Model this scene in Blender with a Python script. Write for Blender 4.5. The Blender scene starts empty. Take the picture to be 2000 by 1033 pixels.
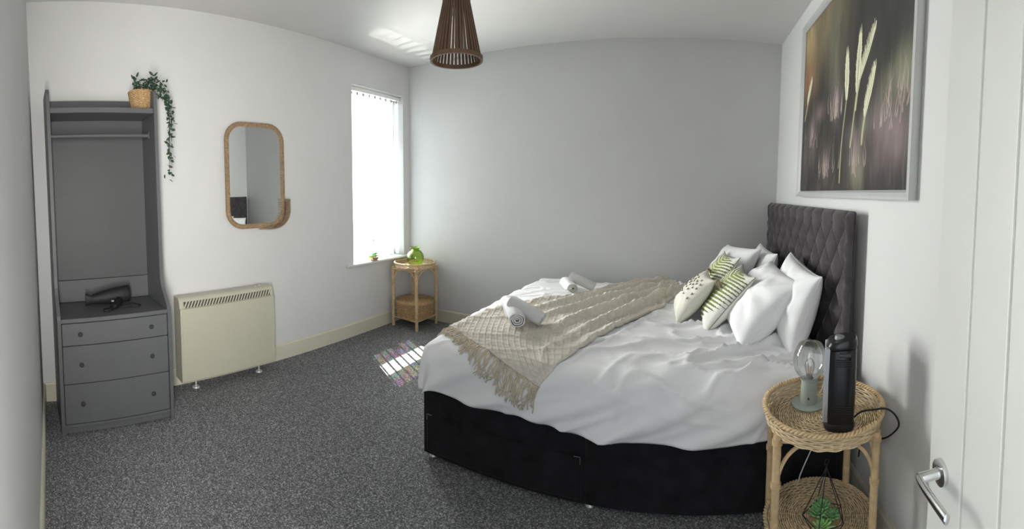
import bpy, math, random
import numpy as np
from mathutils import Matrix, Vector

random.seed(7)
scn = bpy.context.scene
COL = scn.collection
PI = math.pi

# ------------------------------------------------------------------ camera, world, light, exposure
CAM_H = 1.5099
cam_d = bpy.data.cameras.new('camera')
cam = bpy.data.objects.new('camera', cam_d); COL.objects.link(cam)
scn.camera = cam
cam_d.type = 'PANO'                      # the photograph is a hand-swept phone panorama
cam_d.panorama_type = 'CENTRAL_CYLINDRICAL'
F_U, F_V, V_C = 806.758, 772.2922, 412.956
cam_d.central_cylindrical_range_u_min = -1000 / F_U
cam_d.central_cylindrical_range_u_max = 1000 / F_U
cam_d.central_cylindrical_range_v_min = (V_C - 1033) / F_V
cam_d.central_cylindrical_range_v_max = V_C / F_V
cam_d.central_cylindrical_radius = 1.0
cam_d.clip_start = 0.02
yaw, pitch, roll = -0.4176, -0.0512, 0.0066
f_ = np.array([math.sin(yaw) * math.cos(pitch), math.cos(yaw) * math.cos(pitch), math.sin(pitch)])
r_ = np.array([math.cos(yaw), -math.sin(yaw), 0.0]); u_ = np.cross(r_, f_)
r2 = r_ * math.cos(roll) + u_ * math.sin(roll); u2 = -r_ * math.sin(roll) + u_ * math.cos(roll)
m = Matrix.Identity(4)
for i in range(3):
    m[i][0], m[i][1], m[i][2] = r2[i], u2[i], -f_[i]
m[0][3], m[1][3], m[2][3] = 0, 0, CAM_H
cam.matrix_world = m

W = bpy.data.worlds.new('world'); scn.world = W; W.use_nodes = True
bg = W.node_tree.nodes['Background']
bg.inputs['Color'].default_value = (0.86, 0.93, 1.0, 1)
bg.inputs['Strength'].default_value = 1.6

def lamp(name, kind, loc, direction, energy, color=(1, 1, 1), **kw):
    d = bpy.data.lights.new(name, kind); d.energy = energy; d.color = color
    for k, v in kw.items(): setattr(d, k, v)
    o = bpy.data.objects.new(name, d); COL.objects.link(o); o.location = loc
    o.rotation_euler = Vector(direction).to_track_quat('-Z', 'Y').to_euler()
    return o

SUN_EL = 0.969
SUN_H = (0.875, -0.484)
sun = lamp('sun', 'SUN', (-6, 6, 6), (SUN_H[0] * math.cos(SUN_EL), SUN_H[1] * math.cos(SUN_EL), -math.sin(SUN_EL)),
           60, (1, 0.96, 0.88), angle=0.004)
win_l = lamp('window_daylight', 'AREA', (-3.45, 3.44, 1.74), (1, -0.62, -0.08), 225, (1.0, 0.99, 0.97),
             shape='RECTANGLE', size=1.0, size_y=2.1, spread=2.0)
fill_l = lamp('doorway_fill', 'AREA', (0.05, -0.14, 1.35), (-1, 0.10, 0.12), 46, (1.0, 0.985, 0.955),
              shape='RECTANGLE', size=0.3, size_y=1.6, spread=2.0)  # added fill lamp behind the camera, brightens the left wall and wardrobe
# added spot lamp outside, below the window: assumed source of the ceiling light patch
added_spot = lamp('assumed_upward_spot', 'SPOT', (-3.92, 3.22, -0.35), (0.88, -0.02, 2.45), 560, (1, 0.98, 0.92),
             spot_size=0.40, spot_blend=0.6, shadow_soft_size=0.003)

vs = scn.view_settings
vs.view_transform = 'Standard'; vs.look = 'None'; vs.gamma = 1.0; vs.exposure = 0.02
vs.use_curve_mapping = False

# ------------------------------------------------------------------ helpers
class NT:
    def __init__(s, name):
        s.m = bpy.data.materials.new(name); s.m.use_nodes = True
        s.t = s.m.node_tree; s.b = s.t.nodes['Principled BSDF']; s.out = s.t.nodes['Material Output']
    def n(s, t, **kw):
        x = s.t.nodes.new(t)
        for k, v in kw.items():
            if k in x.inputs: x.inputs[k].default_value = v
            else: setattr(x, k, v)
        return x
    def l(s, a, b): s.t.links.new(a, b)
    def coord(s, scale=(1, 1, 1), kind='Object'):
        tc = s.n('ShaderNodeTexCoord'); mp = s.n('ShaderNodeMapping'); mp.inputs['Scale'].default_value = scale
        s.l(tc.outputs[kind], mp.inputs['Vector']); return mp.outputs['Vector']
    def ramp(s, fac, stops):
        r = s.n('ShaderNodeValToRGB'); e = r.color_ramp.elements
        e[0].position, e[0].color = stops[0][0], (*stops[0][1], 1)
        e[1].position, e[1].color = stops[-1][0], (*stops[-1][1], 1)
        for p, c in stops[1:-1]:
            k = e.new(p); k.color = (*c, 1)
        s.l(fac, r.inputs['Fac']); return r.outputs['Color']
    def bump(s, h, strength=0.2, dist=0.01):
        b = s.n('ShaderNodeBump', Strength=strength, Distance=dist); s.l(h, b.inputs['Height'])
        s.l(b.outputs['Normal'], s.b.inputs['Normal'])

def srgb(r, g, b):
    f = lambda c: c / 12.92 if c <= 0.04045 else ((c + 0.055) / 1.055) ** 2.4
    return (f(r / 255), f(g / 255), f(b / 255))

def mat(name, col, rough=0.6, metal=0.0, var=0.06, scale=20, bump=0.0, bscale=None, bdist=0.002, aniso=(1, 1, 1), sheen=0, spec=0.4):
    t = NT(name)
    v = t.coord(aniso)
    nz = t.n('ShaderNodeTexNoise', Scale=scale, Detail=4.0); t.l(v, nz.inputs['Vector'])
    lo = tuple(c * (1 - var) for c in col); hi = tuple(min(1, c * (1 + var)) for c in col)
    t.l(t.ramp(nz.outputs['Fac'], [(0.3, lo), (0.7, hi)]), t.b.inputs['Base Color'])
    t.b.inputs['Roughness'].default_value = rough; t.b.inputs['Metallic'].default_value = metal
    t.b.inputs['Specular IOR Level'].default_value = spec
    if sheen: t.b.inputs['Sheen Weight'].default_value = sheen; t.b.inputs['Sheen Roughness'].default_value = 0.4
    if bump:
        n2 = t.n('ShaderNodeTexNoise', Scale=bscale or scale * 4, Detail=3.0); t.l(v, n2.inputs['Vector'])
        t.bump(n2.outputs['Fac'], bump, bdist)
    return t.m

def carpet():
    t = NT('grey_carpet'); v = t.coord()
    vo = t.n('ShaderNodeTexVoronoi', Scale=190.0); t.l(v, vo.inputs['Vector'])
    nz = t.n('ShaderNodeTexNoise', Scale=120.0, Detail=2.0); t.l(v, nz.inputs['Vector'])
    big = t.n('ShaderNodeTexNoise', Scale=2.5, Detail=2.0); t.l(v, big.inputs['Vector'])
    sep = t.n('ShaderNodeSeparateColor'); t.l(vo.outputs['Color'], sep.inputs['Color'])
    c1 = t.ramp(sep.outputs[0], [(0.0, (0.10, 0.101, 0.106)), (0.45, (0.20, 0.203, 0.21)), (0.8, (0.31, 0.315, 0.322)), (1.0, (0.58, 0.585, 0.59))])
    mx = t.n('ShaderNodeMix', data_type='RGBA', blend_type='MULTIPLY'); mx.inputs['Factor'].default_value = 0.6
    t.l(c1, mx.inputs['A']); t.l(t.ramp(nz.outputs['Fac'], [(0.3, (0.45, 0.45, 0.47)), (0.7, (1, 1, 1))]), mx.inputs['B'])
    t.l(mx.outputs['Result'], t.b.inputs['Base Color'])
    t.b.inputs['Roughness'].default_value = 0.95; t.b.inputs['Specular IOR Level'].default_value = 0.1
    t.bump(sep.outputs[1], 0.6, 0.006)
    return t.m

def attr_mat(name, rough=0.8, spec=0.3, bump=0.0, bscale=300):
    t = NT(name); a = t.n('ShaderNodeAttribute', attribute_name='paint')
    t.l(a.outputs['Color'], t.b.inputs['Base Color']); t.b.inputs['Roughness'].default_value = rough
    t.b.inputs['Specular IOR Level'].default_value = spec
    if bump:
        nz = t.n('ShaderNodeTexNoise', Scale=bscale); t.l(t.coord(), nz.inputs['Vector']); t.bump(nz.outputs['Fac'], bump, 0.002)
    return t.m

def clear_mat(name, tint=(1, 1, 1), gloss=0.08, alpha=1.0, noise=None):
    """thin clear sheet: see-through plus a fresnel reflection"""
    t = NT(name); t.t.nodes.remove(t.b)
    tr = t.n('ShaderNodeBsdfTransparent'); tr.inputs['Color'].default_value = (*tint, 1)
    gl = t.n('ShaderNodeBsdfGlossy', Roughness=0.02)
    lw = t.n('ShaderNodeLayerWeight', Blend=0.25)
    mr = t.n('ShaderNodeMath', operation='MULTIPLY_ADD'); mr.inputs[1].default_value = 0.55; mr.inputs[2].default_value = gloss * 0.4
    t.l(lw.outputs['Fresnel'], mr.inputs[0])
    mx = t.n('ShaderNodeMixShader'); t.l(mr.outputs[0], mx.inputs['Fac']); t.l(tr.outputs[0], mx.inputs[1]); t.l(gl.outputs[0], mx.inputs[2])
    t.l(mx.outputs[0], t.out.inputs['Surface'])
    if noise:
        nz = t.n('ShaderNodeTexNoise', Scale=noise, Detail=3.0); t.l(t.coord(), nz.inputs['Vector'])
        hs = t.n('ShaderNodeCombineColor', mode='HSV'); sc = t.n('ShaderNodeMath', operation='MULTIPLY'); sc.inputs[1].default_value = 4.0
        fr_n = t.n('ShaderNodeMath', operation='FRACT'); t.l(nz.outputs['Fac'], sc.inputs[0]); t.l(sc.outputs[0], fr_n.inputs[0]); t.l(fr_n.outputs[0], hs.inputs[0])
        hs.inputs[1].default_value = 0.6; hs.inputs[2].default_value = 0.6
        t.l(hs.outputs[0], tr.inputs['Color'])
        tl = t.n('ShaderNodeBsdfTranslucent'); tl.inputs['Color'].default_value = (0.9, 0.9, 0.9, 1)
        m3 = t.n('ShaderNodeMixShader', Fac=0.72); t.l(mx.outputs[0], m3.inputs[1]); t.l(tl.outputs[0], m3.inputs[2]); t.l(m3.outputs[0], t.out.inputs['Surface'])
    return t.m

def sheer_mat(name, col, see=0.35):
    """woven translucent fabric: diffuse + translucent + open weave"""
    t = NT(name); t.t.nodes.remove(t.b)
    df = t.n('ShaderNodeBsdfDiffuse'); tl = t.n('ShaderNodeBsdfTranslucent'); tr = t.n('ShaderNodeBsdfTransparent')
    nz = t.n('ShaderNodeTexNoise', Scale=60.0, Detail=2.0); t.l(t.coord((1, 1, 0.1)), nz.inputs['Vector'])
    c = t.ramp(nz.outputs['Fac'], [(0.3, tuple(x * 0.94 for x in col)), (0.7, col)])
    t.l(c, df.inputs['Color']); tl.inputs['Color'].default_value = (0.74, 0.78, 0.82, 1)
    m1 = t.n('ShaderNodeMixShader', Fac=0.6); t.l(df.outputs[0], m1.inputs[1]); t.l(tl.outputs[0], m1.inputs[2])
    m2 = t.n('ShaderNodeMixShader', Fac=see); t.l(m1.outputs[0], m2.inputs[1]); t.l(tr.outputs[0], m2.inputs[2])
    t.l(m2.outputs[0], t.out.inputs['Surface']); return t.m

M = {}
M['wall'] = mat('wall_paint', (0.67, 0.67, 0.66), 0.85, var=0.015, scale=3, bump=0.05, bscale=160, spec=0.2)
M['ceil'] = mat('ceiling_paint', (0.66, 0.655, 0.64), 0.9, var=0.015, scale=3, spec=0.2)
M['carpet'] = carpet()
M['cream'] = mat('cream_gloss_paint', srgb(212, 209, 190), 0.4, var=0.02, scale=6)
M['white_paint'] = mat('white_gloss_paint', (0.645, 0.65, 0.625), 0.35, var=0.015, scale=5)
M['upvc'] = mat('white_plastic_frame', (0.85, 0.85, 0.84), 0.3, var=0.01)
M['grey_wood'] = mat('grey_painted_wood', srgb(92, 94, 95), 0.45, var=0.03, scale=8)
M['grey_back'] = mat('grey_back_board', srgb(84, 86, 86), 0.5, var=0.03, scale=8)
M['dark_knob'] = mat('dark_grey_knob', srgb(56, 58, 59), 0.35, var=0.03)
M['black'] = mat('black_plastic', (0.012, 0.012, 0.014), 0.28, var=0.1)
M['black_matt'] = mat('black_matt_plastic', (0.014, 0.014, 0.016), 0.6, var=0.1)
M['silver'] = mat('silver_plastic', srgb(168, 170, 174), 0.35, metal=0.4, var=0.03)
M['heater'] = mat('cream_enamel', srgb(190, 188, 169), 0.4, var=0.02, scale=4)
M['heater_dark'] = mat('brown_grille_recess', srgb(74, 66, 60), 0.6, var=0.1)
M['chrome'] = mat('brushed_chrome', (0.66, 0.66, 0.65), 0.18, metal=1.0, var=0.03)
M['steel'] = mat('white_metal_foot', (0.7, 0.7, 0.68), 0.3, metal=0.3)
M['velvet'] = mat('black_velvet', (0.016, 0.015, 0.0175), 0.9, var=0.3, scale=14, sheen=0.12, spec=0.1, bump=0.1, bscale=300)
M['grey_velvet'] = mat('charcoal_velvet', (0.066, 0.059, 0.064), 0.85, var=0.2, scale=18, sheen=0.25, spec=0.15, bump=0.12, bscale=400)
M['sheet'] = mat('white_cotton', (0.86, 0.86, 0.875), 0.85, var=0.015, scale=6, bump=0.08, bscale=500, spec=0.2, bdist=0.001)
M['pillow'] = mat('white_pillow_cotton', (0.85, 0.85, 0.865), 0.85, var=0.015, scale=6, bump=0.08, bscale=500, spec=0.2, bdist=0.001)
M['towel'] = mat('white_towelling', (0.74, 0.74, 0.745), 0.95, var=0.05, scale=120, bump=0.5, bscale=420, spec=0.1)
M['throw'] = mat('beige_knit', srgb(218, 212, 201), 0.95, var=0.08, scale=60, bump=0.4, bscale=330, spec=0.1)
M['fringe'] = mat('beige_yarn', srgb(210, 199, 180), 0.95, var=0.15, scale=40, spec=0.1)
M['boucle'] = mat('offwhite_boucle', srgb(225, 223, 212), 0.95, var=0.05, scale=90, bump=0.6, bscale=260, spec=0.1)
M['tuft'] = mat('grey_yarn_tuft', srgb(150, 144, 128), 0.95, var=0.2, scale=90)
M['tassel'] = mat('taupe_tassel_yarn', srgb(158, 146, 124), 0.95, var=0.2, scale=150, aniso=(1, 1, 0.2))
M['cane'] = mat('natural_rattan', srgb(206, 178, 138), 0.55, var=0.16, scale=30)
M['cane_pale'] = mat('pale_rattan_weave', srgb(214, 192, 156), 0.6, var=0.22, scale=45)
M['cane_dark'] = mat('brown_rattan', srgb(150, 126, 100), 0.6, var=0.2, scale=40)
M['cane_mid'] = mat('smoked_rattan', srgb(168, 142, 110), 0.6, var=0.2, scale=40)
M['seagrass'] = mat('seagrass_weave', srgb(190, 158, 116), 0.8, var=0.3, scale=70)
M['lamp_wood'] = mat('dark_bamboo_slat', srgb(104, 80, 62), 0.55, var=0.2, scale=30, aniso=(1, 1, 0.2))
M['green_leaf'] = mat('dark_green_leaf', srgb(52, 74, 54), 0.5, var=0.35, scale=25)
M['succulent'] = mat('succulent_green', srgb(158, 204, 128), 0.5, var=0.25, scale=40)
M['succulent_d'] = mat('succulent_blue_green', srgb(132, 184, 124), 0.5, var=0.25, scale=40)
M['gravel'] = mat('sandy_gravel', srgb(176, 150, 116), 0.9, var=0.3, scale=200, bump=0.5, bscale=300)
M['sage'] = mat('sage_green_lacquer', srgb(160, 170, 160), 0.35, var=0.02)
M['glass'] = clear_mat('window_glass', (0.97, 0.99, 0.98))
M['film'] = clear_mat('iridescent_window_film', (0.3, 0.3, 0.3), 0.05, noise=6.0)
M['bulb_glass'] = clear_mat('clear_thin_glass', (0.93, 0.94, 0.94), 0.25)
M['slat'] = sheer_mat('sheer_white_blind', (0.80, 0.83, 0.86), 0.02)
M['mirror'] = mat('silvered_glass', (0.90, 0.91, 0.90), 0.01, metal=1.0, var=0.0)
M['blocker'] = mat('sun_blocker_grey', (0.55, 0.53, 0.5), 0.9)
M['filament'] = mat('amber_filament', srgb(200, 140, 70), 0.4)
M['frame_silver'] = mat('pewter_picture_frame', srgb(196, 197, 196), 0.38, metal=0.35, var=0.03, aniso=(1, 1, 0.1))
M['vase'] = clear_mat('green_bottle_glass', (0.80, 0.90, 0.48), 0.2)

class MB:
    def __init__(s): s.v = []; s.f = []; s.n = 0
    def add(s, V, F):
        V = np.asarray(V, float).reshape(-1, 3); s.v.append(V)
        s.f += [tuple(i + s.n for i in q) for q in F]; s.n += len(V); return s
    def box(s, x0, x1, y0, y1, z0, z1, R=None, o=(0, 0, 0), bev=0.0):
        if bev > 0:
            b = min(bev, (x1 - x0) / 2.01, (y1 - y0) / 2.01, (z1 - z0) / 2.01)
            V = []; idx = {}
            for i, x in enumerate((x0, x1)):
                for j, y in enumerate((y0, y1)):
                    for k, z in enumerate((z0, z1)):
                        sx, sy, sz = 1 - 2 * i, 1 - 2 * j, 1 - 2 * k
                        for a in range(3):
                            q = [x + sx * b, y + sy * b, z + sz * b]; q[a] = (x, y, z)[a]
                            idx[i, j, k, a] = len(V); V.append(q)
            F = []
            g = lambda i, j, k, a: idx[i, j, k, a]
            F += [(g(0,0,0,0), g(0,0,1,0), g(0,1,1,0), g(0,1,0,0)), (g(1,0,0,0), g(1,1,0,0), g(1,1,1,0), g(1,0,1,0)),
                  (g(0,0,0,1), g(1,0,0,1), g(1,0,1,1), g(0,0,1,1)), (g(0,1,0,1), g(0,1,1,1), g(1,1,1,1), g(1,1,0,1)),
                  (g(0,0,0,2), g(0,1,0,2), g(1,1,0,2), g(1,0,0,2)), (g(0,0,1,2), g(1,0,1,2), g(1,1,1,2), g(0,1,1,2))]
            for p in (0, 1):
                for q in (0, 1):
                    F.append((g(0,p,q,1), g(1,p,q,1), g(1,p,q,2), g(0,p,q,2)))
                    F.append((g(p,0,q,0), g(p,1,q,0), g(p,1,q,2), g(p,0,q,2)))
                    F.append((g(p,q,0,0), g(p,q,1,0), g(p,q,1,1), g(p,q,0,1)))
            F += [(g(i,j,k,0), g(i,j,k,1), g(i,j,k,2)) for i in (0,1) for j in (0,1) for k in (0,1)]
        else:
            V = [(x, y, z) for x in (x0, x1) for y in (y0, y1) for z in (z0, z1)]
            F = [(0,1,3,2), (4,6,7,5), (0,4,5,1), (2,3,7,6), (0,2,6,4), (1,5,7,3)]
        V = np.array(V, float)
        if R is not None: V = V @ np.asarray(R).T
        return s.add(V + np.array(o), F)
    def grid(s, P, cu=False, cv=False):
        P = np.asarray(P, float); a, b = P.shape[:2]; F = []
        for i in range(a if cu else a - 1):
            for j in range(b if cv else b - 1):
                i2, j2 = (i + 1) % a, (j + 1) % b
                F.append((i * b + j, i2 * b + j, i2 * b + j2, i * b + j2))
        return s.add(P.reshape(-1, 3), F)
    def tube(s, path, r, n=6, closed=False, caps=True):
        P = np.asarray(path, float); k = len(P)
        r = np.full(k, r, float) if np.isscalar(r) else np.asarray(r, float)
        if closed: T = np.roll(P, -1, 0) - np.roll(P, 1, 0)
        else:
            T = np.gradient(P, axis=0)
        T /= np.maximum(np.linalg.norm(T, axis=1, keepdims=True), 1e-9)
        up = np.array([0, 0, 1.0]) if abs(T[0][2]) < 0.9 else np.array([1.0, 0, 0])
        A = np.zeros_like(P); a = np.cross(T[0], up); a /= np.linalg.norm(a)
        for i in range(k):
            a = a - T[i] * (a @ T[i]); a /= max(np.linalg.norm(a), 1e-9); A[i] = a
        B = np.cross(T, A)
        th = np.arange(n) * 2 * PI / n
        G = P[:, None] + r[:, None, None] * (np.cos(th)[None, :, None] * A[:, None] + np.sin(th)[None, :, None] * B[:, None])
        base = s.n
        s.grid(G, cu=closed, cv=True)
        if caps and not closed:
            s.f.append(tuple(base + i for i in range(n))); s.f.append(tuple(base + (k - 1) * n + i for i in range(n - 1, -1, -1)))
        return s
    def lathe(s, prof, n=32, c=(0, 0, 0)):
        pr = np.asarray(prof, float); th = np.arange(n) * 2 * PI / n
        G = np.stack([pr[:, 0:1] * np.cos(th)[None], pr[:, 0:1] * np.sin(th)[None], np.repeat(pr[:, 1:2], n, 1)], -1) + np.array(c)
        return s.grid(G, cv=True)
    def disc(s, r, z, n=32, c=(0, 0), flip=False):
        th = np.arange(n) * 2 * PI / n
        V = np.stack([c[0] + r * np.cos(th), c[1] + r * np.sin(th), np.full(n, z)], -1)
        return s.add(V, [tuple(range(n)) if not flip else tuple(range(n - 1, -1, -1))])
    def prism(s, poly, axis, lo, hi):
        """extrude polygon (list of 2d) along axis"""
        n = len(poly); V = []
        for h in (lo, hi):
            for a, b in poly:
                V.append({0: (h, a, b), 1: (a, h, b), 2: (a, b, h)}[axis])
        F = [(i, (i + 1) % n, n + (i + 1) % n, n + i) for i in range(n)] + [tuple(range(n - 1, -1, -1)), tuple(range(n, 2 * n))]
        return s.add(V, F)
    def build(s, name, material, parent=None, smooth=False, kind=None, sub=0, fixn=True):
        me = bpy.data.meshes.new(name)
        me.from_pydata(np.concatenate(s.v).tolist(), [], s.f)
        if fixn:
            import bmesh
            bm = bmesh.new(); bm.from_mesh(me); bmesh.ops.recalc_face_normals(bm, faces=bm.faces[:]); bm.to_mesh(me); bm.free()
        me.materials.append(material if not isinstance(material, str) else M[material])
        if smooth:
            me.polygons.foreach_set('use_smooth', [True] * len(me.polygons))
            if smooth == 'auto':
                try: me.set_sharp_from_angle(angle=math.radians(38))
                except Exception: pass
        o = bpy.data.objects.new(name, me); COL.objects.link(o)
        if parent is not None: o.parent = parent
        if kind: o['kind'] = kind
        if sub:
            md = o.modifiers.new('sub', 'SUBSURF'); md.levels = sub; md.render_levels = sub
        return o

def tag(o, label, cat, group=None):
    o['label'] = label; o['category'] = cat
    if group: o['group'] = group
    return o
def empty(name, loc, rz=0, label=None, cat=None, group=None, M4=None):
    o = bpy.data.objects.new(name, None); COL.objects.link(o); o.empty_display_size = 0.1
    if M4 is not None: o.matrix_world = M4
    else: o.location = loc; o.rotation_euler = (0, 0, rz)
    if label: tag(o, label, cat, group)
    return o
def struct(o): o['kind'] = 'structure'; return o
def copy_obj(o, parent, loc=None, rot=None, scale=None):
    c = o.copy(); COL.objects.link(c); c.parent = parent
    if loc is not None: c.location = loc
    if rot is not None: c.rotation_euler = rot
    if scale is not None: c.scale = scale
    return c

_rng = np.random.RandomState(3)
_lat = _rng.rand(64, 64)
def vnoise(x, y):
    x = np.asarray(x, float); y = np.asarray(y, float)
    xi = np.floor(x).astype(int); yi = np.floor(y).astype(int); fx = x - xi; fy = y - yi
    fx = fx * fx * (3 - 2 * fx); fy = fy * fy * (3 - 2 * fy)
    g = lambda a, b: _lat[a % 64, b % 64]
    return (g(xi, yi) * (1 - fx) + g(xi + 1, yi) * fx) * (1 - fy) + (g(xi, yi + 1) * (1 - fx) + g(xi + 1, yi + 1) * fx) * fy
def fbm(x, y, o=3):
    return sum(vnoise(x * 2 ** k + 13.7 * k, y * 2 ** k + 5.1 * k) * 0.5 ** k for k in range(o)) / sum(0.5 ** k for k in range(o))
def ridge(x, y): return 1 - np.abs(2 * vnoise(x, y) - 1)
def smooth(a, b, x):
    t = np.clip((np.asarray(x, float) - a) / (b - a), 0, 1); return t * t * (3 - 2 * t)
def spline(pts, n):
    """Catmull-Rom through points"""
    P = np.asarray(pts, float); P = np.vstack([2 * P[0] - P[1], P, 2 * P[-1] - P[-2]])
    k = len(P) - 3; out = []
    for q in np.linspace(0, k - 1e-9, n):
        i = int(q); t = q - i; a, b, c, d = P[i:i + 4]
        out.append(0.5 * (2 * b + (c - a) * t + (2 * a - 5 * b + 4 * c - d) * t * t + (3 * b - a - 3 * c + d) * t ** 3))
    return np.array(out)

# ------------------------------------------------------------------ the room
XL, XR, YB, ZC = -2.9466, 0.8486, 3.7585, 2.968
WY0, WY1, WZ0, WZ1 = 2.845, 3.643, 0.757, 2.612      # window opening
fy = lambda x: -0.002 - 0.031 * (x - XL)              # front wall runs at a slight angle
TH = 0.24
b = MB().box(XL - TH, XR + 0.2, -0.35, YB + 0.2, -0.1, 0.0); struct(b.build('floor', 'carpet'))
b = MB().box(XL - TH, XR + 0.2, -0.35, YB + 0.2, ZC, ZC + 0.1); struct(b.build('ceiling', 'ceil'))
b = MB()
b.box(XL - TH, XL, -0.2, WY0, 0, ZC); b.box(XL - TH, XL, WY1, YB + 0.2, 0, ZC)
b.box(XL - TH, XL, WY0, WY1, 0, WZ0 - 0.028); b.box(XL - TH, XL, WY0, WY1, WZ1, ZC)
struct(b.build('wall_left', 'wall'))
struct(MB().box(XL, XR + 0.2, YB, YB + 0.2, 0, ZC).build('wall_back', 'wall'))
struct(MB().box(XR, XR + 0.2, -0.35, YB, 0, ZC).build('wall_right', 'wall'))
DX0, DX1, DZ = -0.42, 0.455, 2.09                     # doorway in the front wall, camera stands in it
b = MB()
b.prism([(XL - 0.05, fy(XL) - 0.14), (DX0, fy(DX0) - 0.14), (DX0, fy(DX0)), (XL - 0.05, fy(XL))], 2, 0, ZC)
b.prism([(DX1, fy(DX1) - 0.14), (XR + 0.05, fy(XR) - 0.14), (XR + 0.05, fy(XR)), (DX1, fy(DX1))], 2, 0, ZC)
b.prism([(DX0, fy(DX0) - 0.14), (DX1, fy(DX1) - 0.14), (DX1, fy(DX1)), (DX0, fy(DX0))], 2, DZ, ZC)
struct(b.build('wall_front', 'wall'))
b = MB()
for x in (DX0 + 0.0, DX1 - 0.03): b.box(x, x + 0.03, fy(0) - 0.16, fy(0) - 0.012, 0, DZ)
b.box(DX0, DX1, fy(0) - 0.16, fy(0) - 0.012, DZ - 0.03, DZ)
struct(b.build('trim_1', 'white_paint'))
HB, BT = 0.1397, 0.016
def skirting(name, p, q, nrm):
    p = np.array(p, float); q = np.array(q, float); nrm = np.array(nrm, float)
    prof = [(0, 0), (BT, 0), (BT, HB - 0.012), (BT - 0.007, HB), (0, HB)]
    G = np.array([[np.append(e + nrm * a, z) for a, z in prof] for e in (p, q)])
    b = MB().grid(G, cv=True); b.f += [tuple(range(5)), tuple(range(9, 4, -1))]
    struct(b.build(name, 'cream'))
skirting('baseboard_left', (XL, 0.0), (XL, YB), (1, 0))
skirting('baseboard_back', (XL + BT, YB), (XR, YB), (0, -1))
skirting('baseboard_right', (XR, YB - BT), (XR, fy(XR)), (-1, 0))
skirting('baseboard_front', (XL + BT, fy(XL)), (DX0 - 0.06, fy(DX0)), (0.031, 1))

# window: frame, glass, iridescent film bands, sill
win = struct(empty('window_1', (XL - 0.15, 0, 0)))
GX = -0.02
b = MB(); fw = 0.055
b.box(-0.035, 0.03, WY0, WY0 + fw, WZ0, WZ1, bev=0.006); b.box(-0.035, 0.03, WY1 - fw, WY1, WZ0, WZ1, bev=0.006)
b.box(-0.035, 0.03, WY0, WY1, WZ0 - 0.002, WZ0 + 0.05, bev=0.006); b.box(-0.035, 0.03, WY0, WY1, WZ1 - fw, WZ1, bev=0.006)
b.build('window_frame', 'upvc', win)
b = MB(); b.box(-0.03, 0.028, WY0 + fw, WY1 - fw, 2.10, 2.145, bev=0.006); b.build('transom', 'upvc', win)
MB().box(GX, GX + 0.006, WY0 + 0.03, WY1 - 0.03, WZ0 + 0.03, WZ1 - 0.03).build('glass_pane', 'glass', win)
for z0, z1 in ((1.05, 1.405), (1.69, 2.06)):
    MB().add([(GX + 0.0075, y, z) for y, z in ((WY0 + 0.056, z0), (WY1 - 0.056, z0), (WY1 - 0.056, z1), (WY0 + 0.056, z1))], [(0, 1, 2, 3)]).build('window_film', 'film', win)
b = MB(); b.box(XL - 0.13, XL + 0.042, 2.735, YB - 0.006, WZ0 - 0.028, WZ0, o=(-(XL - 0.15), 0, 0), bev=0.008)
b.build('window_sill', 'white_paint', win)
# unseen slab added outside to keep the high sun off the upper glass
struct(MB().box(-3.72, XL - TH - 0.02, 0.5, 7.5, 3.02, 3.08).build('sun_blocker', 'blocker'))

# door, opened into the room, tongue-and-groove boards
DH = np.array([0.4315, -0.085]); DE = np.array([0.5347, 0.7245])
dv = DE - DH; DL = np.linalg.norm(dv); dang = math.atan2(dv[1], dv[0])
door = struct(empty('door_1', (DH[0], DH[1], 0), dang))
MB().box(0, DL, -0.018, 0.002, 0.008, 2.05).build('door_core', 'white_paint', door)
e = DL; cuts = [DL, DL - 0.132]
while cuts[-1] > 0.13: cuts.append(cuts[-1] - 0.119)
cuts.append(0)
for a, c in zip(cuts[1:], cuts[:-1]):
    MB().box(a + 0.004, c - (0.004 if c < DL else 0), 0, 0.012, 0.008, 2.05, bev=0.0012).build('door_board', 'white_paint', door)
hx, hz = DL - 0.056, 0.929
hd = empty('door_handle', (hx, 0.012, hz)); hd.parent = door
Ry = np.array([[1, 0, 0], [0, 0, 1], [0, -1, 0]])
def ylathe(prof, n=32):
    bb = MB().lathe(prof, n); V = bb.v[0]; bb.v[0] = np.stack([V[:, 0], V[:, 2], V[:, 1]], 1); return bb
bb = ylathe([(0.0, 0.011), (0.021, 0.011), (0.0265, 0.009), (0.0275, 0.005), (0.0275, 0.0)]); bb.build('rosette', 'chrome', hd, smooth='auto')
bb = ylathe([(0.0, 0.056), (0.009, 0.056), (0.0105, 0.052), (0.0105, 0.02), (0.013, 0.010)], 24); bb.build('neck', 'chrome', hd, smooth='auto')
path = spline([(0.011, 0.050, 0), (-0.006, 0.0535, 0), (-0.03, 0.055, 0), (-0.07, 0.055, 0), (-0.108, 0.054, -0.001), (-0.118, 0.0535, -0.001)], 24)
bb = MB(); tt = np.linspace(0, 1, 24)
prof = np.array([(math.cos(a), math.sin(a)) for a in np.arange(14) * 2 * PI / 14])
G = np.array([[q + np.array([0, 0.0065 * u, (0.0095 + 0.002 * k) * v]) * (1 if 0 < i < 23 else 0.55) for u, v in prof] for i, (q, k) in enumerate(zip(path, tt))])
bb.grid(G, cv=True); bb.f += [tuple(range(14)), tuple(range(23 * 14, 24 * 14))]
bb.build('lever', 'chrome', hd, smooth='auto')
bb = MB().tube([(-0.001, 0.038, -0.0105), (-0.001, 0.038, -0.0125)], 0.002, 8); bb.build('grub_screw', 'dark_knob', hd)

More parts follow.
